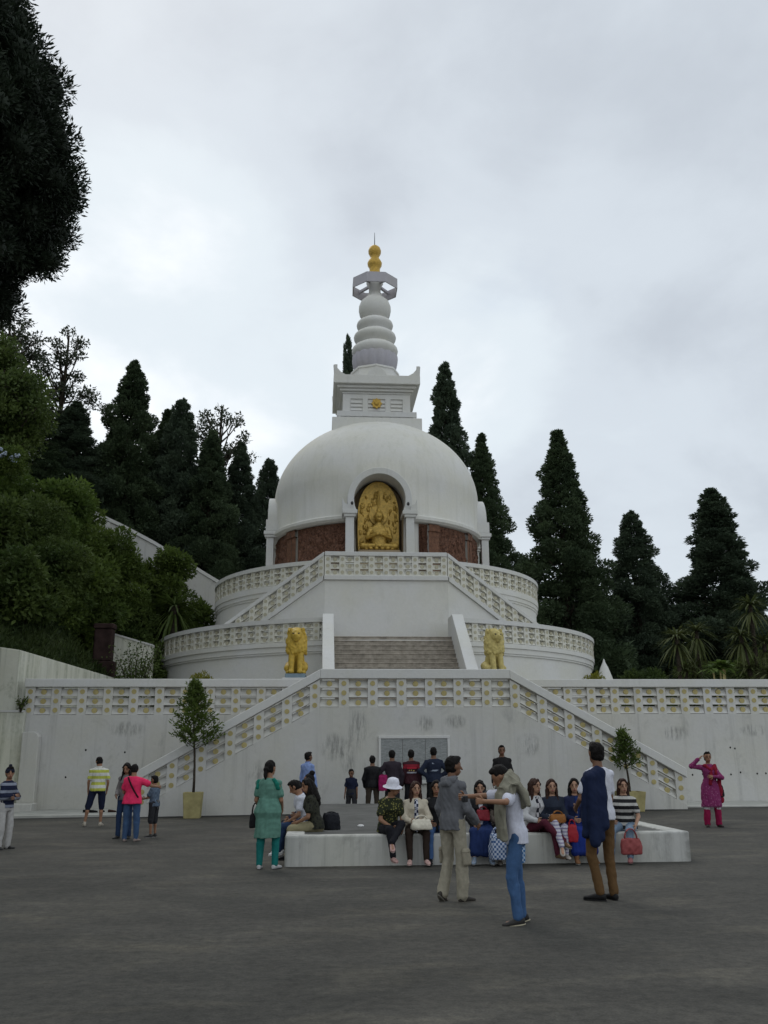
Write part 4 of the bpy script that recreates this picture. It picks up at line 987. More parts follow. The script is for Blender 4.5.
bl = [
 (-11.6, 45.8, 1.3, 7.2, 0, 'leaf_mid', 'tall shrub hiding the middle of the white hillside wall'),
 (-16.0, 47.0, 2.6, 6.6, 2, 'leaf_mid', 'broad bush crowning the slope below the tallest conifers'),
 (-18.6, 47.5, 2.2, 4.6, 3, 'leaf_mid', 'bush under the dense broadleaf tree at the left edge'), # x, y, radius, height, mesh, colour, label
 (-15.3, 42.5, 2.4, 6.4, 0, 'leaf_light', 'rounded green bush at the top of the slope, below the dark trees'),
 (-13.2, 42.8, 2.0, 6.2, 1, 'leaf_mid', 'tall leafy bush beside the upper end of the white hillside wall'),
 (-17.6, 42.0, 2.2, 4.6, 2, 'leaf_light', 'bush at the left edge under the pale blue flowers'),
 (-12.4, 44.0, 1.9, 6.0, 3, 'leaf_mid', 'rounded shrub in front of the bend in the white hillside wall'),
 (-10.25, 45.4, 1.35, 9.3, 1, 'leaf_mid', 'clipped looking round bush on a stem in front of the white hillside wall'),
 (-9.2, 46.3, 1.2, 6.6, 2, 'leaf_mid', 'dark leafy shrub touching the left side of the upper tier'),
 (-13.6, 40.3, 2.0, 4.4, 2, 'leaf_mid', 'big leafy bush in the middle of the slope'),
 (-15.6, 39.6, 2.1, 4.2, 3, 'leaf_dark', 'dark bush left of the middle of the slope'),
 (-11.6, 43.2, 1.6, 4.2, 0, 'leaf_dark', 'dark shrub above the short stained wall'),
 (-13.9, 37.8, 1.6, 3.4, 1, 'leaf_dark', 'shadowy bush low on the slope above the mossy wall'),
 (-16.4, 37.0, 1.9, 3.8, 0, 'leaf_dark', 'shadowy bush at the left edge low on the slope'),
 (-14.6, 35.4, 1.4, 2.6, 2, 'leaf_dark', 'low dark shrub right behind the mossy retaining wall'),
 (-13.5, 38.0, .9, 2.2, 3, 'leaf_mid', 'small shrub left of the dark pillar'),
 (-11.0, 42.4, 1.2, 3.4, 3, 'leaf_dark', 'dark shrub behind the right end of the short stained wall'),
 (-14.4, 44.6, 2.3, 6.0, 3, 'leaf_dark', 'bush in shade between the top bushes and the white wall'),
 (-16.9, 45.2, 2.4, 4.8, 1, 'leaf_mid', 'spreading bush near the top left of the slope'),
 (-18.9, 44.0, 2.2, 4.4, 0, 'leaf_dark', 'dark bush cut by the left edge halfway up the slope'),
]
for x, y, r, h, k, mk, lab in bl: bush(x, y, r, h, lab, k, mk)
# lacy shrub in front of the short wall
rs = np.random.RandomState(8)
def shrub_open(label, loc, H, W, nst, nl, leaf, mat, seed):
    rs = np.random.RandomState(seed); g = Geo(); P = []; D = []
    for k in range(nst):
        a = rs.rand()*6.28; tip = np.array([W*math.cos(a)*rs.uniform(.3, 1), W*math.sin(a)*rs.uniform(.3, 1), H*rs.uniform(.6, 1)])
        pts = [tuple(tip*np.array([t**1.5, t**1.5, t])) for t in (0, .35, .7, 1)]; g.tube(pts, [.03, .022, .015, .006], 5)
        n = nl//nst; t = rs.uniform(.25, 1, n); c = np.c_[tip[0]*t**1.5, tip[1]*t**1.5, tip[2]*t]; P.append(c+rs.normal(size=(n, 3))*.12*H/2); D.append(rs.normal(size=(n, 3))+[0, 0, .2])
    t = thing('shrub', label, 'shrub', loc); g.build('stems', M['bark'], t, smooth=True)
    P = np.vstack(P); me = leaf_mesh('foliage', P, np.vstack(D), leaf*rs.uniform(.6, 1.2, len(P)), leaf*.4, seed); me.materials.append(mat)
    o = bpy.data.objects.new('foliage', me); COL.objects.link(o); o.parent = t
shrub_open('open lacy shrub in front of the short stained wall beside the lower tier', (-10.3, 37.6, 3.0), 3.2, 1.0, 18, 1700, .15, M['leaf_dark'], 4)
shrub_open('small weed growing at the left end of the terrace balustrade', (-12.75, 31.25, 3.05), .55, .3, 9, 120, .12, M['leaf_mid'], 5)
# flowering hydrangea
g = Geo(); rs = random.Random(4)
t = thing('hydrangea', 'bush with pale blue flower heads at the left edge of the slope', 'flowering bush', (-17.3, 40.5, hill_z(-17.3, 40.5)+4.0))
P, D, L_ = bush_points(77, 1.0, 1.1, .15); HM = leaf_mesh('foliage', P, D, L_, L_*.42, 3); HM.materials.append(M['leaf_mid']); o = bpy.data.objects.new('foliage', HM); COL.objects.link(o); o.parent = t
for k in range(10):
    h = Geo(); p = Vector((rs.uniform(-.7, .9), rs.uniform(-.9, -.5), rs.uniform(.45, .95)))
    for q in range(12): h.ell(p+Vector((rs.uniform(-.1, .1), rs.uniform(-.08, .05), rs.uniform(-.07, .07))), (.05, 0, 0), (0, .05, 0), (0, 0, .04), 6, 4)
    h.build('flower_head', M['bloom'], t)
# blade leaved plants: fan palm, dracaenas
def rosette(g_list, c, n, L_, w, droop, seed, up=.3):
    rs = np.random.RandomState(seed); g = Geo()
    for k in range(n):
        a = k*2.39996+rs.normal()*.2; e = up + (rs.rand()-.35)*1.1; l = L_*rs.uniform(.7, 1.1)
        d = np.array([math.cos(a)*math.cos(e), math.sin(a)*math.cos(e), math.sin(e)]); s = np.array([-math.sin(a), math.cos(a), 0]); prev = []
        for t in (0, .3, .65, 1.0):
            p = np.array(c)+d*l*t+np.array([0, 0, -droop*l*t*t]); ww = w*(.45+1.1*t*(1-t)*1.8)*(1 if t < 1 else .1)
            prev.append((p-s*ww/2, p+np.array([0, 0, -.1*ww]), p+s*ww/2))
        g.rings([list(r) for r in prev], closed=False)
    g_list.add(g.v, g.f)
def dracaena(label, x, y, heads, seed, z=None, L_=1.12, mat='blade', group='dracaenas behind the right wall'):
    z = hill_z(x, y) if z is None else z
    t = thing('dracaena', label, 'plant', (x, y, z-.05), 0, group); tg = Geo(); lg = Geo()
    for i, (dx, dy, h) in enumerate(heads):
        tg.tube([(0, 0, 0), (dx*.4, dy*.4, h*.45), (dx, dy, h)], [.13, .10, .09], 7)
        rosette(lg, (dx, dy, h), 70, L_, .09, .45, seed+i, .35)
        rosette(lg, (dx, dy, h-.35), 34, L_*.95, .09, .8, seed+20+i, -.3)
    tg.build('trunk', M['bark'], t, smooth=True); lg.build('foliage', M[mat], t, smooth=True)
dracaena('spiky dracaena with drooping leaves at the left of the spiky group by the right wall', 13.6, 41, ((0, 0, 3.9), (.35, .1, 2.3)), 1)
dracaena('bright topped spiky dracaena in the middle of the spiky group by the right wall', 15.0, 42, ((0, 0, 4.3), (-.3, 0, 2.6)), 5)
dracaena('tallest spiky dracaena at the right edge above the wall', 17.3, 41, ((0, 0, 5.4), (-.55, .2, 4.0), (.5, 0, 3.6), (-.5, -.2, 2.4)), 9)
dracaena('low bushy dracaena under the tallest one at the right', 16.6, 38.5, ((0, 0, 2.0), (.6, .2, 2.6)), 15)
t = thing('fan_palm', 'dark fan palm with spiky fronds in front of the white hillside wall', 'palm', (-9.9, 43.8, 3.0))
g = Geo(); g.tube([(0, 0, 0), (.05, 0, 2.5), (0, 0, 5.6)], [.24, .2, .2], 9); g.build('trunk', M['bark'], t, smooth=True)
lg = Geo(); rosette(lg, (0, 0, 5.6), 80, 1.7, .10, .35, 44, .25); rosette(lg, (0, 0, 5.3), 60, 1.6, .10, .9, 47, -.5); lg.build('foliage', M['leaf_dark'], t, smooth=True)
t = thing('papaya_like_shrub', 'bright green broad leaved shrub just behind the right balustrade', 'shrub', (14.4, 38.5, ZT)); t.name = 'leafy_shrub'
g = Geo(); lg = Geo()
for k, (dx, dy) in enumerate(((0, 0), (.25, .1), (-.3, .05), (.05, -.2))): g.tube([(dx*.5, dy*.5, 0), (dx, dy, 2.1)], [.05, .035], 6); rosette(lg, (dx, dy, 2.1+.15*(k % 2)), 16, .75, .26, .5, 60+k, .4)
g.build('stems', M['gold_disc'], t); lg.build('foliage', M['leaf_light'], t, smooth=True)
def clump(name, label, cat, loc, n, L_, w, mat, seed, W=.5, group=None):
    g = Geo(); rs = random.Random(seed)
    for k in range(5): rosette(g, (rs.uniform(-W, W), rs.uniform(-.3, .3), 0), n, L_, w, .5, seed+k, .8)
    o = g.build(name, M[mat], None, loc, smooth=True); tag(o, label, cat, group); return o
GG = 'grass clumps behind the right balustrade'
clump('grass_clump', 'yellow green arching grass clump right of the bright leafy shrub', 'grass clump', (15.9, 36.5, ZT+.3), 40, 1.5, .05, 'leaf_light', 3, .7, GG)
clump('grass_clump', 'yellow green grass clump at the right edge behind the balustrade', 'grass clump', (17.3, 36.8, ZT+.3), 40, 1.4, .05, 'leaf_light', 13, .7, GG)
# low dark shrubs along the back of the right terrace
for i, (x, y, r, h, lab) in enumerate(((11.4, 47, 1.6, 2.2, 'low dark shrub at the foot of the tall narrow conifer'), (14.0, 46.5, 1.9, 2.8, 'dark shrub behind the spiky plants on the right terrace'), (17.0, 47, 2.0, 3.2, 'dark shrub behind the middle spiky dracaena'), (20.0, 46, 2.2, 3.6, 'dark shrub behind the right end of the terrace'))):
    o = bush(x, y, r, h, lab, i, 'leaf_dark'); o['group'] = 'shrubs on the right terrace'
# topiary bowls on the terrace
def topiary(label, x, y):
    t = thing('potted_shrub', label, 'potted plant', (x, y, ZT), 0, 'potted yellow shrubs on the terrace')
    g = Geo(); g.lathe([(.16, 0), (.26, .75), (.30, .95), (.27, .97), (.24, .9), (.02, .9)], 16); g.build('pot', M['iron'], t, smooth=40)
    o = bpy.data.objects.new('foliage', YB_); COL.objects.link(o); o.parent = t; o.location = (0, 0, .95); o.scale = (.46, .46, .55)
YB_ = bush_mesh(150, 1500, .16); YB_.materials.append(M['yellow_leaf'])
topiary('yellow green potted shrub on the terrace near the right end of the lower tier', 7.2, 33.2)
topiary('yellow green potted shrub on the terrace left of the left lion', -7.15, 33.2)
# wild grass on the slope
def hill_grass():
    rs = np.random.RandomState(2); n = 30000; x = rs.uniform(-19, -9.6, n); y = rs.uniform(32, 47, n); ok = np.array([a < wall_line(b)-.4 for a, b in zip(x, y)]); x, y = x[ok], y[ok]
    z = np.array([hill_z(a, b) for a, b in zip(x, y)]); P = np.c_[x, y, z-.05]; n = len(x); D = rs.normal(size=(n, 3))*.8+[0, -.25, .8]
    L_ = rs.uniform(.15, .5, n); me = leaf_mesh('wild_grass', P, D, L_, L_*.16, 3); me.materials.append(M['grass'])
    o = bpy.data.objects.new('wild_grass', me); COL.objects.link(o); tag(o, 'rough wild grass and weeds over the left slope', 'grass', kind='stuff')
hill_grass()
# weeping grass along the foot of the plants right
# ---- two potted saplings by the staircase
def sapling(label, x, y, H, pot, seed, lean, W, nl=36):
    z0 = gz(x, y); t = thing('potted_tree', label, 'potted tree', (x, y, z0), 0, 'potted trees by the staircase'); w, h = pot
    g = Geo(); a, b = w*.42, w*.5
    def sq(r, z): return [(-r, -r, z), (r, -r, z), (r, r, z), (-r, r, z)]
    g.rings([sq(a, 0), sq(b, h), sq(b*.86, h), sq(b*.84, h-.07)], caps=False); g.f.append((3, 2, 1, 0)); g.m.append(0)
    g.build('planter', M['pot'], t, bevel=.012)
    g = Geo(); g.v = sq(b*.85, h-.06); g.f = [(0, 1, 2, 3)]; g.m = [0]; g.build('soil', M['soil'], t)
    rs = random.Random(seed); g = Geo(); pts = []; rad = []
    for i in range(9):
        u = i/8; pts.append((lean*u+.02*math.sin(7*u), .03*math.sin(5*u), h-.08+(H-h)*u*.97)); rad.append(.032*(1-u)+.008)
    g.tube(pts, rad, 8); P = []; D = []; r2 = np.random.RandomState(seed)
    for k in range(46):
        u = .37+.61*k/46; a = k*2.4+rs.uniform(-.3, .3); l = W*(1.12-max(0, (u-.37)/.63)**.9)*rs.uniform(.6, 1.0)
        p = Vector((lean*u, 0, h+(H-h)*u*.97)); q = p+Vector((math.cos(a)*l, math.sin(a)*l, l*.55)); g.tube([p, (p+q)/2+Vector((0, 0, -.02)), q], [.010, .008, .004], 5)
        n = nl; tt = r2.uniform(.25, 1.1, n); c = np.array(p)[None]*(1-tt[:, None])+np.array(q)[None]*tt[:, None]
        P.append(c+r2.normal(size=(n, 3))*.045); D.append(r2.normal(size=(n, 3))*.7+np.array(q-p)[None]*1.5+[0, 0, .2])
    g.build('trunk', M['bark'], t, smooth=True)
    me = leaf_mesh('crown', np.vstack(P), np.vstack(D), r2.uniform(.09, .17, 46*nl), .042, seed); me.materials.append(M['leaf_mid'])
    o = bpy.data.objects.new('crown', me); COL.objects.link(o); o.parent = t
sapling('taller potted sapling in a yellow planter in front of the left stair flight', -6.45, 27.05, 3.92, (.52, .70), 3, -.10, .80, 64)
sapling('smaller potted sapling in a yellow planter in front of the right stair flight', 6.22, 27.25, 2.35, (.72, .56), 7, -.10, .50, 26)
# shrubs on the bank beside the plaza
for i, (x, y, r, h, lab) in enumerate(((-15.6, 30.2, 1.5, 2.6, 'green bush on the side bank nearest the terrace corner'), (-16.4, 27.4, 1.7, 3.0, 'dark bush on the side bank behind the tall near tree'), (-18.4, 29.6, 2.0, 3.4, 'broad bush higher up the side bank'), (-15.4, 24.6, 1.3, 2.2, 'low bush on the side bank beside the near tree trunk'), (-18.6, 25.4, 1.9, 3.2, 'bush up the side bank left of the near tree trunk'), (-21.0, 28.0, 2.2, 3.8, 'large bush at the top of the side bank'))):
    o = bush(x, y, r, h, lab, i, ('leaf_mid', 'leaf_dark')[i % 2]); o.location.z = 3.0+.75*(-14.15-x)-.25; o['group'] = 'bushes on the side bank'
# ================================================================== PEOPLE
def V(*a): return Vector(a)
def nrm(v): return Vector(v).normalized()
def rotz(a): return Matrix.Rotation(R(a), 3, 'Z')
def rotx(a): return Matrix.Rotation(R(a), 3, 'X')
def roty(a): return Matrix.Rotation(R(a), 3, 'Y')
STAND = dict(lean=0, bend=0, twist=0, hyaw=0, hpitch=0, ua=((.16, .02, -1), (.16, .02, -1)), fa=((.10, .22, -1), (.10, .22, -1)),
             th=((.06, .04, -1), (.06, .04, -1)), sh=((.02, -.06, -1), (.02, -.06, -1)), ft=((.25, 1, 0), (.25, 1, 0)), curl=(.35, .35))
SIT = dict(STAND, lean=4, ua=((.22, .30, -1), (.22, .30, -1)), fa=((-.45, 1, -.25), (-.45, 1, -.25)),
           th=((.13, 1, -.12), (.13, 1, -.12)), sh=((-.02, .14, -1), (-.02, .14, -1)), ft=((.15, 1, -.05), (.15, 1, -.05)), curl=(.6, .6))
COUNT = [0]
def person(label, x, y, H, face, pose, skin='m', fem=False, seat=None, z0=None, top=None, bottom=None, hair='short', hairmat=None, shoes=(.03, .03, .03), build=1.0, group=None, eyes=False, extras=(), vox=None, cat='person', **pz):
    COUNT[0] += 1; seed = COUNT[0]
    p = dict(pose); p.update(pz); s = H/1.70; far = y > 17
    vox = vox or (.0085 if not far else .011)
    root = thing('person', label, cat, (0, 0, 0), R(face), group)
    child = H < 1.47
    Rt = rotz(p['twist']) @ roty(p['bend']) @ rotx(-p['lean'])
    O = V(0, 0, 0); sw = (.148 if fem else .168)*build*(.92 if child else 1); hw = .095
    def T(q): return Rt @ (V(*q)*s)
    neck = T((0, 0, .52)); Rh = Rt @ rotz(p['hyaw']) @ rotx(-p['hpitch']); hs = s*(1.14 if child else 1.05)
    hc = neck + Rt @ V(0, .0, .052*s) + Rh @ V(0, .024, .085)*hs
    J = {}
    for i, sd in enumerate((-1, 1)):       # 0 left, 1 right
        def dv(v): return nrm((v[0]*sd, v[1], v[2]))
        shd = T((sd*sw, 0, .425)); el = shd + Rt @ dv(p['ua'][i])*.285*s; wr = el + Rt @ dv(p['fa'][i])*.245*s
        hip = V(sd*hw*s, 0, -.02*s); kn = hip + dv(p['th'][i])*.42*s; an = kn + dv(p['sh'][i])*.41*s; fd = dv(p['ft'][i])
        J[i] = dict(sh=shd, el=el, wr=wr, hip=hip, kn=kn, an=an, fd=fd, sd=sd, hd=Rt @ dv(p['fa'][i]))
    if seat is None: pz_ = (gz(x, y) if z0 is None else z0) - min(J[0]['an'].z, J[1]['an'].z) + .075*s
    else: pz_ = seat + .092*s
    root.location = (x, y, pz_)
    # ---------------- body
    g = Geo(); b = build
    rings = [(-.13, .10, .085, 0), (-.06, .158, .11, -.01), (.03, .16, .112, -.01), (.13, .135, .095, 0), (.24, .145, .10, .005), (.34, .155, .112, .008), (.42, .158, .098, 0), (.485, .115, .07, 0), (.515, .06, .06, 0), (.60, .055, .058, .01)]
    if fem: rings = [(-.13, .10, .09, 0), (-.06, .168, .118, -.015), (.03, .155, .108, -.01), (.14, .12, .088, 0), (.24, .13, .095, .005), (.33, .142, .118, .018), (.41, .142, .095, .005), (.485, .10, .065, 0), (.515, .052, .052, 0), (.60, .048, .05, .01)]
    def tor(zz, w, d, yo, infl=0, k=1.0):
        M3 = Rt if zz > 0.0 else Matrix.Identity(3)
        return (M3 @ (V(0, yo, zz)*s), M3 @ V(w*b*s*k+infl, 0, 0), M3 @ V(0, d*b*s*k+infl, 0))
    g.loft([tor(*r) for r in rings], 18)
    g.cap(neck + Rt @ V(0, .0, -.02)*s, hc + Rh @ V(0, -.02, -.05)*hs, .055*s, .05*s)
    def HX(v): return hc + Rh @ (V(*v)*hs)
    def HD(v): return Rh @ (V(*v)*hs)
    g.ell(HX((0, -.008, .012)), HD((.077, 0, 0)), HD((0, .094, 0)), HD((0, 0, .098)), 18, 13)
    g.ell(HX((0, .028, -.055)), HD((.054, 0, 0)), HD((0, .058, 0)), HD((0, 0, .062)), 14, 9)
    g.cap(HX((0, .088, .0)), HX((0, .106, -.03)), .010*hs, .015*hs, 8); g.ell(HX((0, .084, -.062)), HD((.026, 0, 0)), HD((0, .012, 0)), HD((0, 0, .012)), 8, 5)
    for sd in (-1, 1): g.ell(HX((sd*.076, -.004, -.005)), HD((.010, 0, 0)), HD((0, .02, .004)), HD((0, -.004, .032)), 8, 6)
    hands = Geo()
    for i in (0, 1):
        j = J[i]
        g.cap(j['sh'], j['el'], .040*s*b, .036*s*b); g.cap(j['el'], j['wr'], .037*s*b, .025*s)
        g.cap(j['hip'], j['kn'], .080*s*b, .052*s*b); g.cap(j['kn'], j['an'], .052*s*b, .035*s)
        g.cap(j['kn']*.62+j['an']*.38 + V(0, -.012, 0)*s, j['kn']*.4+j['an']*.6, .05*s*b, .038*s*b)
        g.cap(j['an'] + V(0, 0, -.03)*s, j['an'] + j['fd']*.13*s + V(0, 0, -.05)*s, .036*s, .026*s)
        # hand: palm, five bent fingers, side thumb
        d = j['hd'].normalized(); inward = (Rt @ V(-j['sd'], .15, 0)); inward = (inward - d*inward.dot(d)).normalized(); side = d.cross(inward).normalized()
        if side.dot(Rt @ V(0, 1, .2)) < 0: side = -side
        w = j['wr']; pc = w + d*.05*s
        g.loft([(w - d*.01*s, side*.024*s, inward*.02*s), (w + d*.03*s, side*.036*s, inward*.016*s), (w + d*.075*s, side*.040*s, inward*.014*s), (w + d*.092*s, side*.034*s, inward*.011*s)], 12)
        cu = p['curl'][i]
        for f, (o, l) in enumerate(((.031, .066), (.011, .075), (-.010, .070), (-.030, .054))):
            base = w + d*.080*s + side*o*s; d1 = (d*math.cos(cu)+inward*math.sin(cu)).normalized(); d2 = (d*math.cos(2.2*cu)+inward*math.sin(2.2*cu)).normalized()
            k = base + d1*l*.55*s; hands.tube([base, k, k + d2*l*.5*s], [.0092*s, .0085*s, .0062*s], 6)
        tb = w + d*.025*s + side*.030*s; t1 = tb + (d*.6+side*.7+inward*.25).normalized()*.036*s; hands.tube([tb, t1, t1 + (d*.9+side*.25+inward*.35).normalized()*.030*s], [.012*s, .010*s, .0075*s], 6)
    me = remeshed(g, vox*s, 3, 'body')
    if hands.v:          # fingers rooted inside the palm belong to the same continuous body mesh
        import bmesh
        hm = hands.mesh('h'); bm = bmesh.new(); bm.from_mesh(me); bm.from_mesh(hm); bm.to_mesh(me); bm.free(); bpy.data.meshes.remove(hm); shade(me)
    finish('body', me, skin_mat(SK[skin]), root)
    # ---------------- clothes
    def garment(name, geo, mat, amp=.006, fr=17, sm=4, v=None, an=(1, 1, .55)):
        m = remeshed(geo, (v or (.011 if not far else .014))*s, sm, name); displace(m, amp, fr, seed*7, an); return finish(name, m, mat, root)
    def legs(geo, infl, upto=1.0, wide=0.0):
        for i in (0, 1):
            j = J[i]; geo.cap(j['hip'], j['kn'], .084*s*b+infl, .056*s*b+infl+wide*.5)
            if upto > .5: e = j['kn'].lerp(j['an'], min(1, (upto-.5)*2)); geo.cap(j['kn'], e, .056*s*b+infl+wide*.5, .040*s+infl+wide)
            if upto > .9: geo.cap(j['kn'].lerp(j['an'], .25)+V(0, -.01, 0), j['kn'].lerp(j['an'], .6), .052*s*b+infl, .044*s+infl+wide)
        geo.loft([tor(zz, w, d, yo, infl) for zz, w, d, yo in rings[:4]], 18)
    if bottom:
        kind, mat = bottom[0], bottom[1]; g = Geo()
        if kind == 'trousers': legs(g, .012, .99, .004); garment('trousers', g, mat, .006, 20)
        elif kind == 'loose': legs(g, .020, .99, .016); garment('trousers', g, mat, .010, 16)
        elif kind == 'slim': legs(g, .013, .99, 0); garment('trousers', g, mat, .003, 24)
        elif kind == 'shorts': legs(g, .022, .56, .01); garment('shorts', g, mat, .006)
        elif kind == 'longskirt':      # seated: cloth falls over knees to mid shin
            for f in (0, .25, .5, .75, 1):
                a = J[0]['hip'].lerp(J[1]['hip'], f); k = J[0]['kn'].lerp(J[1]['kn'], f); n_ = (J[0]['kn'].lerp(J[0]['an'], .72)).lerp(J[1]['kn'].lerp(J[1]['an'], .72), f)
                g.cap(a, k, .105*s, .082*s); g.cap(k, n_, .085*s, .095*s)
            g.loft([tor(zz, w, d, yo, .02) for zz, w, d, yo in rings[:4]], 18); garment('skirt', g, mat, .010, 15)
    if top:
        kind, mat = top[0], top[1]; opt = top[2] if len(top) > 2 else {}
        g = Geo(); infl = opt.get('infl', .014); rr = [r for r in rings if r[0] < .5]
        hem = opt.get('hem', -.07 if kind != 'kurta' else .06); rr = [r for r in rr if r[0] >= hem+.02]
        base = rings[1] if kind != 'kurta' else rings[3]
        g.loft([tor(hem, base[1]*opt.get('flare', 1.0), base[2]*opt.get('flare', 1.0), base[3], infl+.004)] + [tor(zz, w, d, yo, infl) for zz, w, d, yo in rr] + [tor(.505, .075 if not fem else .066, .066, 0, infl*.4)], 20)
        L_ = opt.get('sleeve', 'short')
        [g.cap(T((0, 0, .462)), J[q]['sh'] + Rt @ V(0, 0, -.004)*s, .042*s+infl*.7, .046*s+infl*.8) for q in (0, 1)]
        for i in (0, 1):
            j = J[i]; g.cap(j['sh'] + Rt @ V(-j['sd']*.025, 0, -.012)*s, j['sh'].lerp(j['el'], .62) if L_ == 'short' else j['el'], .050*s*b+infl*.8, .043*s*b+infl*.9 + (.006 if L_ == 'short' else 0))
            if L_ == 'long': g.cap(j['el'], j['el'].lerp(j['wr'], .93), .044*s*b+infl, .031*s+infl)
        if kind == 'kurta':            # long tunic to the knee
            zk = opt.get('len', -.50); w0 = opt.get('w', .20)
            g.loft([tor(.16, .13, .10, 0, infl), tor(.06, .155, .115, -.005, infl+.012), tor(-.04, .178, .13, -.012, infl+.014)] + [(V(0, -.01*t + (J[0]['kn'].y+J[1]['kn'].y)*.25*t, zk*t)*s, V((.205+(w0-.19)*t)*s, 0, 0), V(0, (.155+.02*t)*s, 0)) for t in (.3, .6, .85, 1.0)], 22)
        garment(opt.get('name', 'shirt'), g, mat, opt.get('amp', .007), opt.get('fr', 17))
        if opt.get('hood'):
            g = Geo(); g.cap(neck + T((-.07, -.07, -.03))-V(0, 0, 0), neck + T((.07, -.07, -.03)), .05*s, .05*s); g.cap(neck + T((-.04, -.09, -.07)), neck + T((.04, -.09, -.07)), .06*s, .06*s); g.cap(neck + T((-.075, .0, -.0)), neck + T((-.05, -.08, -.02)), .03*s, .045*s); g.cap(neck + T((.075, .0, -.0)), neck + T((.05, -.08, -.02)), .03*s, .045*s)
            garment('hood', g, mat, .006, 24)
        if opt.get('collar'):
            g = Geo(); g.loft([(neck + T((0, -.004, -.035)), Rt @ V(.078*s, 0, 0), Rt @ V(0, .076*s, 0)), (neck + T((0, -.008, .022)), Rt @ V(.064*s, 0, 0), Rt @ V(0, .064*s, 0))], 18); g.build('collar', opt['collar'], root, smooth=40)
        ins = opt.get('inner')
        if ins:                        # shirt front showing between open jacket edges
            g = Geo(); g.loft([(Rt @ (V(0, .02, zz)*s), Rt @ V(w*.42*s, 0, 0), Rt @ V(0, (d+.018)*s+infl, 0)) for zz, w, d in ((-.06, .15, .11), (.1, .13, .10), (.24, .14, .105), (.34, .15, .128), (.42, .14, .10), (.49, .1, .06))], 18)
            garment('shirt_front', g, ins, .004)
    # ---------------- shoes
    for i in (0, 1):
        j = J[i]; g = Geo(); fd = j['fd']; a = j['an']; dn = V(0, 0, -1); dn = (dn - fd*dn.dot(fd)); dn.normalize()
        lat = fd.cross(dn); h0 = a + dn*.040*s
        def rg(c, w, h): return (c, lat*w*s, dn*h*s)
        g.loft([rg(h0 - fd*.062*s, .022, .026), rg(h0 - fd*.05*s, .034, .036), rg(h0, .038, .042), rg(h0 + fd*.07*s + dn*.004*s, .043, .036), rg(h0 + fd*.13*s + dn*.012*s, .046, .026), rg(h0 + fd*.175*s + dn*.016*s, .036, .020), rg(h0 + fd*.192*s + dn*.018*s, .018, .012)], 14)
        if opt_boot(shoes): g.cap(a + V(0, 0, .0), a.lerp(j['kn'], .30), .048*s, .055*s)
        else: g.cap(a + dn*.02*s, a - dn*.005*s, .040*s, .040*s)
        so = finish('shoe', remeshed(g, .008*s, 2, 'shoe'), shoe_mat(shoes), root)
        g = Geo(); sl = []
        for t in np.linspace(0, 2*math.pi, 20, endpoint=False): sl.append(h0 + fd*(.065+.132*math.cos(t))*s + lat*(.043*math.sin(t)*(1.08 if math.cos(t) > 0 else .88))*s + dn*.028*s)
        g.rings([sl, [q + dn*.012*s for q in sl]]); g.build('sole', sole_mat(shoes), so)
    # ---------------- hair
    hm = hairmat or HAIR; g = Geo()
    if hair != 'none':
        g.ell(HX((0, -.022, .026)), HD((.083, 0, 0)), HD((0, .094, 0)), HD((0, 0, .098)), 18, 13)
        g.ell(HX((0, -.035, -.03)), HD((.076, 0, 0)), HD((0, .072, 0)), HD((0, 0, .06)), 14, 9)
        if hair == 'short': g.ell(HX((0, .02, .085)), HD((.06, 0, 0)), HD((0, .06, .01)), HD((0, 0, .04)), 12, 7)
        if hair in ('long', 'longback'):
            for sx in (-1, 1):
                q = Rt @ V(sx*.085, -.035, .40)*s; g.cap(HX((sx*.066, -.01, .02)), HX((sx*.074, -.03, -.08)), .034*hs, .036*hs); g.cap(HX((sx*.074, -.03, -.08)), q, .036*hs, .03*hs)
                if hair == 'long': g.cap(HX((sx*.07, .0, -.05)), Rt @ V(sx*.10, .085, .36)*s, .03*hs, .022*hs)
            g.cap(HX((0, -.07, -.02)), Rt @ V(0, -.105, .34)*s, .07*hs, .055*hs); g.cap(HX((0, -.07, .0)), Rt @ V(0, -.09, .42)*s, .075*hs, .085*hs)
            for sx in (-1, 1): g.cap(HX((sx*.02, .045, .092)), HX((sx*.072, .05, .03)), .024*hs, .018*hs)
        if hair == 'pony':
            g.ell(HX((0, -.105, -.03)), HD((.05, 0, 0)), HD((0, .045, 0)), HD((0, 0, .05))); g.cap(HX((.0, -.115, -.03)), HX((.0, -.12, -.13)), .035*hs, .036*hs); g.cap(HX((0, -.12, -.13)), HX((0, -.105, -.19)), .036*hs, .016*hs)
        if hair == 'bun': g.ell(HX((0, -.075, .125)), HD((.05, 0, 0)), HD((0, .05, 0)), HD((0, 0, .045)))
    nm = remeshed(g, .009*hs, 2, 'hair') if g.v else None
    if nm: displace(nm, .006*hs, 42, seed, (1, 1, .5)); finish('hair', nm, hm, root)
    if eyes:
        for sx in (-1, 1):
            g = Geo(); g.ell(HX((sx*.032, .082, .006)), HD((.014, 0, 0)), HD((0, .009, 0)), HD((0, 0, .007)), 10, 6); g.build('eye', EYE, root, smooth=True)
            g = Geo(); g.tube([HX((sx*.016, .088, .027)), HX((sx*.034, .086, .032)), HX((sx*.054, .074, .026))], [.004*hs, .0055*hs, .003*hs], 6); g.build('eyebrow', hm, root, smooth=True)
        g = Geo(); g.ell(HX((0, .090, -.060)), HD((.024, 0, 0)), HD((0, .009, 0)), HD((0, 0, .009)), 10, 6); g.build('lips', LIP, root, smooth=True)
    ctx = dict(root=root, J=J, s=s, hs=hs, T=T, HX=HX, HD=HD, Rt=Rt, Rh=Rh, neck=neck, garment=garment, seed=seed, rings=rings, tor=tor)
    for e in extras: e(ctx)
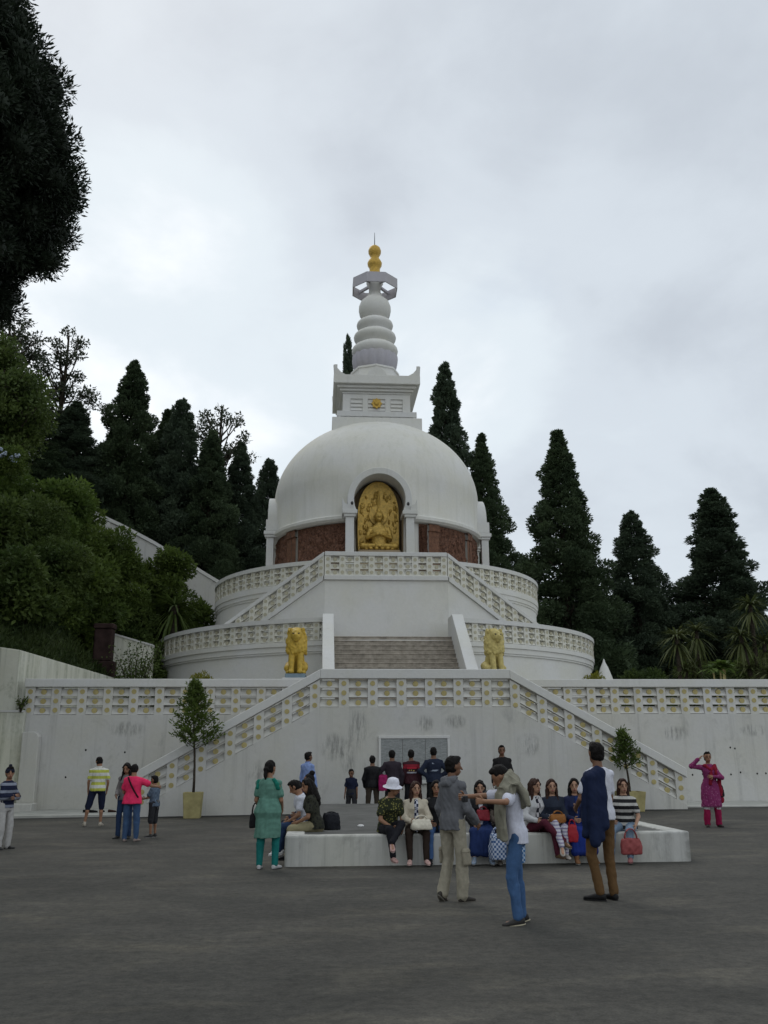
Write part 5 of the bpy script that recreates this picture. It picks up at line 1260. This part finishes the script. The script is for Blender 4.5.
    root['_k'] = 0; del root['_k']
    return ctx
def opt_boot(sh): return isinstance(sh, dict) and sh.get('boot')
def shoe_mat(sh): return cloth(sh['col'] if isinstance(sh, dict) else sh, rough=.6)
def sole_mat(sh): return cloth(sh.get('sole', (.25, .24, .22)) if isinstance(sh, dict) else (.05, .05, .05))
def world_pt(ctx, v):      # local point of a person in world coordinates
    r = ctx['root']; a = r.rotation_euler.z; c, s_ = math.cos(a), math.sin(a); v = Vector(v)
    return Vector((r.location.x + c*v.x - s_*v.y, r.location.y + s_*v.x + c*v.y, r.location.z + v.z))
# extras
def hat(mat):
    def f(c):
        g = Geo(); HX, HD = c['HX'], c['HD']; rs = []
        for r, z in ((.152, .005), (.156, .0), (.104, .035), (.098, .085), (.082, .128), (.045, .146), (.004, .15)):
            rs.append((HX((0, -.012, z+.012)), HD((r*.95, 0, 0)), HD((0, r*1.02, r*.04))))
        g.loft(rs, 28); o = g.build('hat', mat, c['root'], smooth=50)
    return f
def strap(mat, a, b, depth=-1):
    def f(c):
        g = Geo(); T = c['T']
        pts = [T(a), T(((a[0]+b[0])/2, depth*.27, (a[2]+b[2])/2)), T(b)]
        pts = [Vector(pts[0])*(1-t)**2 + Vector(pts[1])*2*t*(1-t) + Vector(pts[2])*t*t for t in np.linspace(0, 1, 9)]
        n = Vector((0, 0, 1)).cross(c['Rt'] @ V(0, depth, 0)); d = (Vector(pts[-1])-Vector(pts[0])).normalized(); w = d.cross(c['Rt'] @ V(0, 1, 0)).normalized()*.018*c['s']; o = c['Rt'] @ V(0, depth*.012, 0)
        g.rings([[p-w, p+w, p+w+o, p-w+o] for p in pts]); g.build('bag_strap', mat, c['root'], smooth=30)
    return f
def topknot(mat):
    def f(c):
        HX, HD = c['HX'], c['HD']; g = Geo()
        g.ell(HX((0, -.012, .03)), HD((.086, 0, 0)), HD((0, .10, 0)), HD((0, 0, .095))); g.ell(HX((0, .015, .135)), HD((.036, 0, 0)), HD((0, .036, 0)), HD((0, 0, .035)))
        c['garment']('head_cloth', g, mat, .004, 30, 2, .009)
    return f
def patches(name, mat, boxes):
    """thin appliqué on the back: list of (x0,x1,z0,z1) on the torso, y from the loft"""
    def f(c):
        for x0, x1, z0, z1 in boxes:
            g = Geo(); n = 10; rs = []
            for z in (z0, z1):
                row = []
                for k in range(n+1):
                    x = x0+(x1-x0)*k/n; w = np.interp(z, [r[0] for r in c['rings']], [r[1] for r in c['rings']])+.02; d = np.interp(z, [r[0] for r in c['rings']], [r[2] for r in c['rings']])+.032
                    row.append(c['T']((x, -d*math.sqrt(max(.02, 1-(x/w)**2)), z)))
                rs.append(row)
            off = c['Rt'] @ V(0, .02, 0); a, b_ = rs
            g.rings([a, b_, [p+off for p in b_], [p+off for p in a], a], closed=False); g.build(name, mat, c['root'], smooth=30)
    return f
def scarf(mat, pts, r=.05, name='scarf', flat=.5):
    def f(c):
        g = Geo(); s = c['s']; q = [c['T'](p) for p in pts]
        for a, b_ in zip(q[:-1], q[1:]): g.cap(a, b_, r*s, r*s)
        c['garment'](name, g, mat, .010, 22, 4, .012)
    return f
# ---------------------------------------------------------------- clothing colours
NAVY, BLACK, DGREY = (.012, .016, .038), (.010, .010, .012), (.03, .03, .034)
JEAN, JEAND, JEANL = (.045, .085, .17), (.022, .042, .095), (.16, .22, .30)
WHITE, CREAM, KHAKI = (.62, .62, .66), (.52, .47, .36), (.27, .245, .18)
GS = 'women and friends seated on the platform edge'
SE = .45
# --- left part of the plaza
person('boy in navy and grey striped sweater with dark topknot at the left edge', -8.72, 18.1, 1.44, -118, STAND, 'm', top=('sweater', cloth(NAVY, 'stripe', (.22, .24, .30), .13, .62), dict(sleeve='long', infl=.022, name='sweater')),
       bottom=('loose', cloth((.42, .41, .40))), shoes=(.03, .03, .03), hair='short', eyes=True, ua=((.25, .25, -1), (.25, .25, -1)), fa=((-.9, .55, -.05), (-.9, .5, .12)), hyaw=-35,
       extras=[topknot(cloth((.014, .016, .03)))])
person('man in white and yellow striped polo shirt and navy shorts, seen from behind', -8.55, 24.6, 1.70, 8, STAND, 'm', top=('polo', cloth((.60, .60, .56), 'stripe', (.46, .48, .09), .150, .52), dict(infl=.024, collar=cloth((.6, .6, .56)), name='polo_shirt')), build=1.08,
       bottom=('shorts', cloth(NAVY)), shoes=dict(col=(.40, .36, .30), sole=(.4, .38, .33)), th=((.26, -.02, -1), (.05, .12, -1)), sh=((.14, -.12, -1), (.0, -.06, -1)), ua=((.22, .05, -1), (.2, -.02, -1)), fa=((.0, .3, -1), (-.1, .45, -1)), hyaw=24, hpitch=22)
person('woman in hot pink top and blue jeans with a dark shoulder strap, back turned', -6.68, 19.45, 1.49, -6, STAND, 'm', True, top=('tee', cloth((.72, .035, .12)), dict(infl=.028, hem=-.10, name='top')), build=1.16,
       bottom=('trousers', cloth(JEAN)), hair='short', shoes=(.25, .2, .18), ua=((.22, .25, -1), (.75, .30, -.45)), fa=((-.1, .9, -.4), (.35, .9, -.1)), hpitch=18, hyaw=12, extras=[strap(cloth((.02, .01, .015)), (-.10, -.10, .49), (.17, -.13, .04))])
person('dark haired woman half hidden in front of the woman in pink', -6.98, 20.25, 1.52, 172, STAND, 'm', True, top=('tee', cloth((.16, .15, .15)), dict(sleeve='long', name='top')), bottom=('trousers', cloth(JEAND)), hair='long', eyes=True, fa=((-.2, .9, -.4), (-.2, .9, -.4)), hpitch=15)
person('child in grey blue t-shirt and dark shorts with white stripe beside the woman in pink', -6.42, 20.5, 1.24, 70, STAND, 'm', top=('tee', cloth((.085, .12, .17), 'check', (.12, .16, .22), .05), dict(infl=.022, name='tshirt')), bottom=('shorts', cloth(DGREY, 'vstripe', (.5, .5, .5), .30, .96)), shoes=dict(col=(.05, .05, .05), sole=(.5, .5, .5)), ua=((.1, .5, -1), (.1, .5, -1)), fa=((-.3, 1, -.2), (-.3, 1, -.1)), hpitch=10)
person('woman in green kurta and teal leggings with a dark ponytail, standing with back turned', -3.70, 14.5, 1.56, -16, STAND, 'm', True, top=('kurta', cloth((.105, .225, .18)), dict(infl=.020, sleeve='short', len=-.44, w=.205, name='kurta', amp=.009)), build=1.12,
       bottom=('slim', cloth((.012, .15, .14))), hair='pony', shoes=dict(col=(.45, .45, .46), sole=(.05, .05, .05)), th=((.05, .0, -1), (.08, .12, -1)), sh=((.02, -.05, -1), (.0, -.08, -1)), fa=((-.25, .75, -1), (-.2, .9, -.7)), ua=((.18, .05, -1), (.16, .10, -1)), hyaw=-20, hpitch=6,
       extras=[scarf(cloth((.012, .16, .12)), [(-.165, -.03, .43), (-.17, -.04, .36)], .05, 'sleeve_trim'), scarf(cloth((.012, .16, .12)), [(.11, -.06, .46), (.15, -.06, .40), (.165, -.04, .34)], .045, 'shoulder_trim')])
# --- group seated on the left edge of the platform (facing left)
LX = -2.98
person('woman with long dark hair, dark top and khaki trousers seated at the platform left corner', LX, 15.75, 1.62, 84, SIT, 'm', True, seat=SE, build=1.10, top=('tee', cloth((.035, .036, .026), 'spots', (.016, .016, .014), .05, .4), dict(infl=.018, name='top')), bottom=('trousers', cloth((.26, .23, .14))), hair='long', shoes=BLACK, eyes=True, lean=12, hyaw=30, group=None)
person('person in white shirt seated behind the dark haired woman on the platform edge', LX-.16, 16.4, 1.60, 86, SIT, 'm', False, seat=SE, build=1.10, top=('shirt', cloth((.55, .56, .62), 'spots', (.35, .10, .10), .3, .25), dict(name='shirt')), bottom=('trousers', cloth(JEAND)), hair='short', shoes=dict(col=(.6, .6, .6), sole=(.6, .6, .6)), lean=16, hpitch=20)
person('woman with hair in a high bun seated behind the others on the platform left edge', LX-.05, 17.1, 1.68, 90, SIT, 'b', True, seat=SE, build=1.10, top=('top', cloth((.05, .025, .02)), dict(name='top')), bottom=('trousers', cloth((.04, .04, .06))), hair='bun', shoes=BLACK, lean=6)
person('person in dark clothes seated low at the far end of the platform left edge', LX-.2, 17.8, 1.54, 96, SIT, 'm', True, seat=SE-.05, top=('top', cloth((.03, .03, .06)), dict(sleeve='long', name='top')), bottom=('trousers', cloth(BLACK)), hair='short', shoes=BLACK, lean=14)
# --- people standing between the platform and the wall
GB2 = 'people standing at the stair wall'
person('man in pale blue shirt and dark blue trousers standing beyond the platform', -3.22, 25.1, 1.74, -40, STAND, 'b', top=('shirt', cloth((.22, .30, .55)), dict(sleeve='long', infl=.022, name='shirt', collar=cloth((.22, .3, .55)))), bottom=('trousers', cloth((.03, .045, .11))), hyaw=-15)
person('boy in dark navy t-shirt walking along behind the platform', -2.06, 25.0, 1.28, 165, STAND, 'b', top=('tee', cloth(NAVY), dict(infl=.02, name='tshirt')), bottom=('shorts', cloth(DGREY)), hpitch=14, eyes=True, th=((.1, .15, -1), (.05, -.1, -1)))
person('man in plain black jacket at the wall left of the notice board, back turned', -1.50, 25.0, 1.62, 4, STAND, 'b', top=('jacket', cloth(BLACK), dict(sleeve='long', infl=.026, name='jacket')), bottom=('trousers', cloth((.05, .04, .03))), build=1.08, ua=((.2, .15, -1), (.2, .1, -1)), fa=((-.2, .5, -.8), (-.2, .6, -.8)))
person('man in dark purple grey jacket reading the board with one hand on his hip', -.95, 25.3, 1.76, -4, STAND, 'b', top=('jacket', cloth((.035, .027, .036)), dict(sleeve='long', infl=.028, name='jacket')), bottom=('trousers', cloth((.03, .03, .035))), build=1.1, ua=((.75, -.12, -1), (.25, .1, -1)), fa=((-.75, .25, -.6), (-.1, .2, -1)))
person('man in red and black jacket with pale stripes standing in the middle of the board', -.42, 25.4, 1.76, 2, STAND, 'b', top=('jacket', cloth((.045, .016, .022), 'band', (.24, .02, .035), .32, .43), dict(sleeve='long', infl=.026, name='jacket')), bottom=('trousers', cloth(BLACK)), extras=[patches('pale_stripe', cloth((.36, .36, .42)), [(-.14, .14, .19, .225)]), patches('red_panel', cloth((.42, .03, .05)), [(-.13, .13, .30, .345)]), patches('yellow_print', cloth((.45, .34, .12)), [(-.08, -.05, .245, .275), (-.03, .0, .25, .28), (.03, .07, .24, .27)])])
person('man in navy jacket with two pale stripes and hands on hips at the board', .17, 25.2, 1.82, 0, STAND, 'b', top=('jacket', cloth((.018, .024, .045)), dict(sleeve='long', infl=.028, name='jacket')), bottom=('trousers', cloth(BLACK)), build=1.08, ua=((.75, -.15, -1), (.8, -.15, -1)), fa=((-.8, .2, -.55), (-.75, .25, -.6)), extras=[patches('pale_stripe', cloth((.30, .34, .42)), [(-.15, .15, .375, .405), (-.145, .145, .20, .235)])])
person('man in black shirt facing the camera alone by the bare stair wall', 2.02, 25.1, 1.86, 176, STAND, 'b', top=('shirt', cloth((.016, .015, .016)), dict(sleeve='long', infl=.024, name='shirt', collar=cloth(BLACK))), bottom=('trousers', cloth((.02, .02, .025))), eyes=True, build=1.05)
# --- seated along the front edge of the platform (facing the camera)
FY = 15.02
hatw = person('woman in white sun hat, green floral top and black jeans, legs crossed on the platform', -1.84, FY, 1.60, 200, SIT, 'm', True, seat=SE, build=1.10, top=('tee', cloth((.025, .030, .016), 'spots', (.20, .19, .06), .035, .33), dict(infl=.018, name='top')), bottom=('slim', cloth((.012, .012, .016))), hair='short', shoes=dict(col=(.42, .26, .24), sole=(.4, .3, .28)), eyes=True, lean=14, hyaw=48,
       th=((-.10, 1, .22), (.14, 1, .02)), sh=((-.62, .45, -.62), (.0, .28, -1)), ft=((-.3, .9, -.35), (.1, 1, -.05)), ua=((.1, .45, -1), (.15, .4, -1)), fa=((-.35, .9, -.35), (-.55, .9, -.3)), extras=[hat(cloth((.66, .66, .74)))])
wo2 = person('smiling woman in navy and white checked top with cream cardigan on the platform', -1.40, FY, 1.52, 178, SIT, 'l', True, seat=SE, build=1.10, top=('cardigan', cloth((.50, .45, .36)), dict(sleeve='long', infl=.020, name='cardigan', inner=cloth((.55, .56, .62), 'check', (.018, .024, .06), .045))), bottom=('slim', cloth((.028, .018, .014))), hair='long', hairmat=HAIR_B, shoes=dict(col=(.50, .33, .30), sole=(.4, .3, .28)), eyes=True, fa=((-.55, 1, -.1), (-.55, 1, -.1)), hyaw=10)
person('person in black jacket and blue jeans seated half hidden behind the man in grey', -1.06, FY+.08, 1.54, 176, SIT, 'm', True, seat=SE, build=1.10, top=('jacket', cloth(BLACK), dict(sleeve='long', infl=.022, name='jacket')), bottom=('trousers', cloth((.05, .10, .22))), hair='long', shoes=BLACK, eyes=True)
cam_w = person('seated woman in black vest and white top raising a camera to her face', -.36, FY, 1.54, 172, SIT, 'l', True, seat=SE, build=1.10, top=('vest', cloth(BLACK), dict(sleeve='long', infl=.018, name='jacket', inner=cloth((.50, .50, .55), 'spots', (.2, .2, .25), .05, .3))), bottom=('longskirt', cloth((.014, .028, .095))), hair='long', shoes=dict(col=(.2, .25, .32), sole=(.2, .2, .2)), eyes=True, ua=((.35, .85, -.30), (.2, .3, -1)), fa=((-.55, .35, .9), (-.4, 1, -.4)), curl=(.9, .5), lean=6)
person('seated woman in dark trousers mostly hidden behind the man in the white t-shirt', -.02, FY+.05, 1.56, 180, SIT, 'm', True, seat=SE, build=1.10, top=('top', cloth((.16, .13, .11)), dict(sleeve='long', name='top')), bottom=('trousers', cloth((.02, .018, .02))), hair='long', shoes=dict(col=(.16, .14, .12), boot=1), eyes=True)
person('seated woman in white cardigan and maroon trousers with brown boots, legs crossed', .50, FY, 1.58, 196, SIT, 'l', True, seat=SE, build=1.10, top=('cardigan', cloth((.45, .45, .46)), dict(sleeve='long', infl=.02, name='cardigan', inner=cloth((.50, .48, .50), 'check', (.02, .02, .03), .07))), bottom=('trousers', cloth((.075, .014, .026))), hair='long', hairmat=HAIR_B, shoes=dict(col=(.11, .065, .035), boot=1), eyes=True,
       th=((.10, 1, .02), (-.16, 1, .22)), sh=((0, .25, -1), (-.5, .5, -.62)), ft=((.1, 1, 0), (-.2, 1, -.2)), fa=((-.5, 1, -.15), (-.5, 1, -.15)), hyaw=20)
jw = person('seated woman in dark denim jacket and white patterned leggings with crossed legs', .80, FY, 1.56, 176, SIT, 'l', True, seat=SE, build=1.10, top=('jacket', cloth((.022, .028, .045)), dict(sleeve='long', infl=.02, name='jacket')), bottom=('slim', cloth((.46, .45, .50), 'stripe', (.22, .20, .30), .05, .6)), hair='long', hairmat=HAIR_B, shoes=dict(col=(.40, .36, .32), sole=(.12, .1, .09)), eyes=True,
       th=((.08, 1, .02), (-.14, 1, .20)), sh=((-.05, .2, -1), (-.15, .55, -.85)), ft=((.1, 1, 0), (.1, 1, -.55)), fa=((-.5, 1, .05), (-.5, 1, .05)))
bw = person('seated woman in navy jacket and royal blue long dress with brown ankle boots', 1.17, FY, 1.58, 180, SIT, 'l', True, seat=SE, build=1.10, top=('jacket', cloth((.016, .022, .06)), dict(sleeve='long', infl=.02, name='jacket', inner=cloth((.012, .03, .12)))), bottom=('longskirt', cloth((.012, .028, .17))), hair='long', shoes=dict(col=(.17, .085, .04), boot=1), eyes=True, fa=((-.5, 1, -.1), (-.5, 1, -.1)), hyaw=-14)
sw_ = person('seated woman with auburn hair and black and white striped top at the right end', 1.98, FY-.02, 1.56, 150, SIT, 'l', True, seat=SE, build=1.10, top=('tee', cloth((.45, .44, .42), 'stripe', (.02, .02, .022), .10, .45), dict(infl=.02, name='top')), bottom=('trousers', cloth(JEANL)), hair='longback', hairmat=HAIR_B, shoes=dict(col=(.28, .12, .12), sole=(.2, .1, .1)), eyes=True, hyaw=30, ua=((.3, .2, -1), (.2, .3, -1)), fa=((-.1, .9, -.6), (-.35, 1, -.2)), sh=((0, .25, -1), (0, .5, -1)))
def pocket(c, i, mat):
    j = c['J'][i]; s = c['s']; a = j['hip'].lerp(j['kn'], .92); g = Geo(); d = (j['kn']-j['hip']).normalized(); o = V(j['sd'], -.1, 0).normalized(); w = d.cross(o).normalized()
    cc = a + o*.085*s; g.loft([(cc - d*.09*s, w*.06*s, o*.018*s), (cc - d*.05*s, w*.07*s, o*.03*s), (cc + d*.08*s, w*.07*s, o*.035*s), (cc + d*.10*s, w*.06*s, o*.02*s)], 12); c['garment']('cargo_pocket', g, mat, .004, 24)
    g = Geo(); g.loft([(cc - d*.10*s, w*.065*s, o*.024*s), (cc - d*.05*s, w*.075*s, o*.04*s)], 12); c['garment']('pocket_flap', g, mat, .003, 24)
# --- three men walking in front
person('man in grey hooded jacket and khaki cargo trousers walking away', -1.36, 11.2, 1.62, -50, STAND, 'b', top=('hoodie', cloth((.125, .128, .14)), dict(sleeve='long', infl=.026, name='hooded_jacket', hood=1, hem=-.10, amp=.009)), bottom=('loose', cloth((.30, .275, .215))), hair='short', shoes=dict(col=(.04, .035, .03), sole=(.14, .13, .11)), build=.93,
       th=((.05, .08, -1), (.06, .04, -1)), sh=((.0, -.30, -1), (.02, -.02, -1)), ft=((.1, .75, -.66), (.15, 1, 0)), ua=((.2, -.06, -1), (.22, .12, -1)), fa=((.0, .55, -1), (-.1, .8, -.7)), hyaw=-28, hpitch=4,
       extras=[lambda c: pocket(c, 1, cloth((.27, .245, .19))), lambda c: pocket(c, 0, cloth((.27, .245, .19)))])
def draped_coat(c):
    T, s, Rt = c['T'], c['s'], c['Rt']; g = Geo(); m = cloth((.215, .205, .16))
    def band(pts, w, th, wd):       # flat folded cloth following a path, wd = width direction
        rs = []
        for i, p in enumerate(pts):
            a, b_ = Vector(pts[max(0, i-1)]), Vector(pts[min(len(pts)-1, i+1)]); t = (b_-a).normalized(); W = Vector(wd[i] if isinstance(wd, list) else wd); W = (W - t*W.dot(t)).normalized(); n = t.cross(W)
            k = 1+.10*math.sin(i*2.1); rs.append((T(p), Rt @ W*w*k*s, Rt @ n*th*s))
        g.loft(rs, 18)
    band([(-.17, .16, -.02), (-.18, .16, .10), (-.18, .15, .28), (-.17, .11, .45), (-.14, .02, .55), (-.10, -.08, .54), (-.09, -.145, .42), (-.10, -.155, .28)], .125, .04, (1, .25, 0))
    band([(-.21, .06, .46), (-.13, -.05, .58), (0, -.09, .62), (.12, -.05, .57), (.19, .05, .47)], .10, .055, (0, .5, 1))
    c['garment']('draped_jacket', g, m, .016, 15, 3, .011, (1.6, 1.6, .5))
wt = person('man in white t-shirt and jeans with a beige jacket over his shoulder taking a photo', -.93, 9.72, 1.56, 84, STAND, 'm', top=('tee', cloth((.56, .57, .66)), dict(infl=.024, name='tshirt', hem=-.09)), bottom=('trousers', cloth((.050, .105, .22))), hair='short', shoes=dict(col=(.035, .033, .032), sole=(.42, .38, .28)),
       lean=7, hpitch=30, th=((.04, .16, -1), (.05, -.04, -1)), sh=((.0, -.14, -1), (.02, -.10, -1)), ft=((.1, 1, -.12), (.1, .95, -.3)), ua=((.95, .30, -.16), (.30, .90, .05)), fa=((-.42, 1, .14), (-.50, .9, .10)), curl=(.9, .9), extras=[draped_coat])
def open_back(c):
    T, s = c['T'], c['s']; g = Geo()
    for z0, z1, r in ((.42, .1, .075), (.1, -.1, .07)): g.cap(T((.155, .02, z0)), T((.16, .03, z1)), r*s, r*s)
    g.cap(T((.10, -.0, .47)), T((.19, .0, .43)), .07*s, .072*s); g.cap(T((.19, .0, .44)), c['J'][1]['sh'].lerp(c['J'][1]['el'], .62), .075*s, .066*s)
    g.cap(T((.10, -.03, .44)), T((.11, -.04, .0)), .085*s, .085*s)
    c['garment']('white_tshirt', g, cloth((.58, .59, .66)), .007)
def jacket_drape(c):
    T, s = c['T'], c['s']; g = Geo()
    for x, zt, zb in ((-.17, .38, -.30), (-.10, .42, -.24)): g.cap(T((x, -.06, zt)), T((x-.01, -.09, zb)), .068*s, .066*s)
    g.cap(T((-.19, .0, .34)), T((-.20, .03, -.22)), .070*s, .055*s); g.cap(T((-.17, -.02, .41)), T((-.05, -.05, .475)), .060*s, .050*s); g.cap(T((-.04, -.07, .44)), T((-.06, -.12, -.12)), .07*s, .065*s)
    c['garment']('draped_jacket', g, cloth((.012, .019, .050)), .009, 13, 6, .012)
person('man in brown trousers and white t-shirt with a navy jacket over his back', .40, 11.1, 1.77, 24, STAND, 'b', top=('tee', cloth((.58, .59, .66)), dict(infl=.022, name='tshirt')), bottom=('trousers', cloth((.115, .065, .028))), hair='short', shoes=dict(col=(.012, .012, .013), sole=(.02, .02, .02)), build=.95,
       th=((.10, .10, -1), (.0, .02, -1)), sh=((-.10, -.16, -1), (-.02, -.10, -1)), ft=((.55, .8, 0), (.2, 1, 0)), ua=((.3, .2, -1), (.14, .15, -1)), fa=((-.4, .8, -.4), (-.1, .6, -1)), hyaw=-8, extras=[jacket_drape])
def hemband(c):
    s = c['s']; g = Geo(); g.loft([(V(0, -.02, -.475)*s, V(.238*s, 0, 0), V(0, .17*s, 0)), (V(0, -.02, -.40)*s, V(.235*s, 0, 0), V(0, .168*s, 0))], 24); g.build('hem_trim', cloth((.20, .14, .17), 'check', (.34, .05, .2), .03), c['root'], smooth=30)
    for i in (0, 1):
        j = c['J'][i]; g = Geo(); a = j['kn'].lerp(j['an'], .0); g.cap(a, j['kn'].lerp(j['an'], .12), .088*s, .086*s); c['garment']('white_underhem', g, cloth((.5, .48, .5)), .004)

# --- woman at the right
def dupatta(c):
    T, s = c['T'], c['s']; g = Geo()
    for a, b_ in (((.10, .05, .47), (-.02, .125, .38)), ((-.02, .125, .38), (-.13, .05, .46)), ((-.13, .05, .46), (-.20, .04, .28)), ((-.20, .04, .28), (-.23, .03, -.12)), ((-.10, .09, .42), (-.17, .09, .20)), ((-.02, .12, .36), (.02, .135, .05)), ((-.23, .03, -.12), (-.235, .02, -.34))): g.cap(T(a), T(b_), .045*s, .05*s)
    c['garment']('dupatta', g, cloth((.22, .012, .03)), .014, 20, 3, .013)
person('woman in magenta salwar kameez and red scarf shading her eyes by the right wall', 6.12, 21.3, 1.66, 172, STAND, 'm', True, top=('kurta', cloth((.20, .03, .11), 'spots', (.30, .10, .20), .05, .25), dict(infl=.018, sleeve='long', len=-.46, w=.23, name='kameez', amp=.010)), bottom=('loose', cloth((.24, .010, .055))), hair='short', shoes=(.03, .02, .02), eyes=True,
       ua=((.35, .5, -.8), (.95, .35, .1)), fa=((-.95, .45, .08), (-.75, .25, .75)), extras=[dupatta, lambda c: hemband(c)])
# ---------------------------------------------------------------- things carried or set down
def handbag(name, label, loc, w, d, h, mat, rz=0, handles=True, cat='bag', slump=.0, strap_h=.16):
    t = thing(name, label, cat, loc, rz); g = Geo()
    g.loft([((0, 0, .0), (w*.46, 0, 0), (0, d*.46, 0)), ((0, 0, .01), (w*.5, 0, 0), (0, d*.5, 0)), ((0, 0, h*.5), (w*.51, 0, 0), (0, d*.48, 0)), ((0, 0, h*.9), (w*.48, 0, 0), (0, d*.3, 0)), ((0, 0, h), (w*.45, 0, 0), (0, d*.12, 0))], 20)
    sq = Geo()
    for v in g.v:
        x, y, z = v; k = max(abs(x)/(w*.5), abs(y)/(d*.5)+1e-6); r = math.hypot(x/(w*.5), y/(d*.5))+1e-6; f = min(1.25, r/k); sq.v.append((x*f*.92, y*f*.92, z))
    sq.f, sq.m = g.f, g.m; me = remeshed(sq, .012, 3, 'bag'); displace(me, .008, 18, int(w*100), (1, 1, 1)); finish('bag_body', me, mat, t)
    if handles:
        for sd in (-1, 1):
            g = Geo(); g.tube([(w*.28*math.cos(a), sd*d*.10, h*.9+strap_h*math.sin(a)) for a in np.linspace(0, math.pi, 11)], [.009]*11, 6); g.build('handle', mat, t, smooth=True)
    return t
p = world_pt(wo2, (0, .30, .03))
handbag('handbag', 'cream handbag on the lap of the woman in the cream cardigan', (-1.36, FY-.42, .53), .34, .18, .15, cloth((.58, .54, .45), rough=.5), .1, True, strap_h=.07)
handbag('handbag', 'coral red handbag hanging by the knees of the auburn haired woman', (1.88, FY-.52, .14), .36, .13, .24, cloth((.25, .06, .06), rough=.5), .05, True)
handbag('handbag', 'small red bag between the woman in the denim jacket and the blue dress', (.99, FY-.44, .32), .17, .12, .26, cloth((.30, .02, .03), rough=.5), 0, True, strap_h=.1)
handbag('handbag', 'small orange brown bag held on the lap of the woman in the denim jacket', (.80, FY-.34, .60), .27, .12, .13, cloth((.25, .10, .025), rough=.5), .1, True, strap_h=.06)
handbag('handbag', 'dark red bag on the lap of the woman raising the camera', (-.36, FY-.22, .64), .22, .12, .16, cloth((.20, .02, .03), rough=.5), .1, True, strap_h=.06)
handbag('shopping_bag', 'blue and white checked shopping bag, left of the pair by the platform', (-.22, FY-.60, .10), .28, .20, .38, cloth((.42, .46, .55), 'check', (.05, .10, .22), .035), .3, True, strap_h=.12)
handbag('shopping_bag', 'blue and white checked shopping bag, right of the pair by the platform', (.06, FY-.66, .06), .27, .20, .42, cloth((.38, .46, .58), 'check', (.04, .13, .28), .032), -.2, True, strap_h=.12)
handbag('backpack', 'dark backpack lying on the platform behind the long haired woman', (-2.72, 16.1, .43), .30, .26, .27, cloth((.016, .017, .022)), .3, True, strap_h=.04)
handbag('shoulder_bag', 'black bag hanging beside the woman in the green kurta', (-3.90, 14.58, .58), .17, .13, .22, cloth((.012, .012, .014)), .3, True, strap_h=.16)
handbag('backpack', 'magenta backpack beside the man in the black jacket', (-1.23, 24.85, .72), .26, .2, .40, cloth((.26, .015, .09)), 0, True, strap_h=.05)
handbag('handbag', 'small black bag at the hip of the woman in magenta', (6.36, 21.24, .66), .12, .09, .18, cloth(BLACK), 0, True, strap_h=.10)
def camera_obj(label, loc, rz):
    t = thing('compact_camera', label, 'camera', loc, R(rz)); m = cloth((.02, .02, .022), rough=.4)
    g = Geo(); g.box(-.055, .055, -.014, .014, -.032, .032); g.build('camera_body', m, t, bevel=.006)
    g = Geo(); g.tube([(0, .014, 0), (0, .035, 0)], [.024, .021], 14); g.build('lens', M['iron'], t, smooth=30)
    g = Geo(); g.box(-.045, -.025, .0142, .017, .014, .026); g.build('flash', cloth((.8, .8, .8), rough=.3), t)
w1 = cam_w['J'][0]; camera_obj('small dark camera held up by the seated woman in the black vest', world_pt(cam_w, w1['wr'] + w1['hd'].normalized()*.10), 172)
w1 = wt['J'][0]; w2 = wt['J'][1]; camera_obj('small camera held out by the man in the white t-shirt', world_pt(wt, (w1['wr']+w1['hd'].normalized()*.11 + w2['wr']+w2['hd'].normalized()*.11)/2), 62)
# shoes left on the ledge
def loose_shoe(x, y, rz, mat, label):
    t = thing('shoe', label, 'shoe', (x, y, -.015), rz, 'shoes left on the ledge'); g = Geo()
    g.loft([((-.11, 0, .04), (0, .02, 0), (0, 0, .035)), ((-.09, 0, .045), (0, .036, 0), (0, 0, .042)), ((0, 0, .04), (0, .042, 0), (0, 0, .036)), ((.09, 0, .03), (0, .045, 0), (0, 0, .026)), ((.14, 0, .025), (0, .02, 0), (0, 0, .014))], 12); finish('upper', remeshed(g, .01, 2, 'upper'), mat, t)
    g = Geo(); g.prism_z([(.015+.135*math.cos(a), .046*math.sin(a)) for a in np.linspace(0, 6.28, 18, endpoint=False)], 0, .014); g.build('sole', cloth(BLACK), t)
for i, (x, y, r, c, l) in enumerate(((-9.95, 29.5, .3, (.012, .012, .012), 'black shoe farthest left on the ledge'), (-9.72, 29.35, .5, (.015, .015, .014), 'black shoe second from the left on the ledge'), (-9.5, 29.5, 1.2, (.02, .022, .02), 'dark green black shoe on the ledge behind the striped man'), (-9.18, 29.4, .1, (.05, .025, .018), 'brown shoe on the ledge just right of the striped man'), (-8.9, 29.45, -.2, (.018, .022, .05), 'navy shoe on the ledge between two brown shoes'), (-8.6, 29.4, .4, (.08, .035, .022), 'reddish brown shoe on the ledge near the woman in pink'), (-8.45, 29.55, .9, (.07, .03, .02), 'darker reddish brown shoe farthest right on the ledge'))):
    loose_shoe(x, y, r, cloth(c), l)
# litter on the platform
g = Geo(); g.ell((0, 0, .02), (.06, 0, 0), (0, .04, .01), (0, 0, .02), 8, 5); tag(g.build('paper_scrap', cloth((.6, .6, .6)), None, (-2.2, 16.6, .43)), 'scrap of white paper lying on the grey platform top', 'litter')
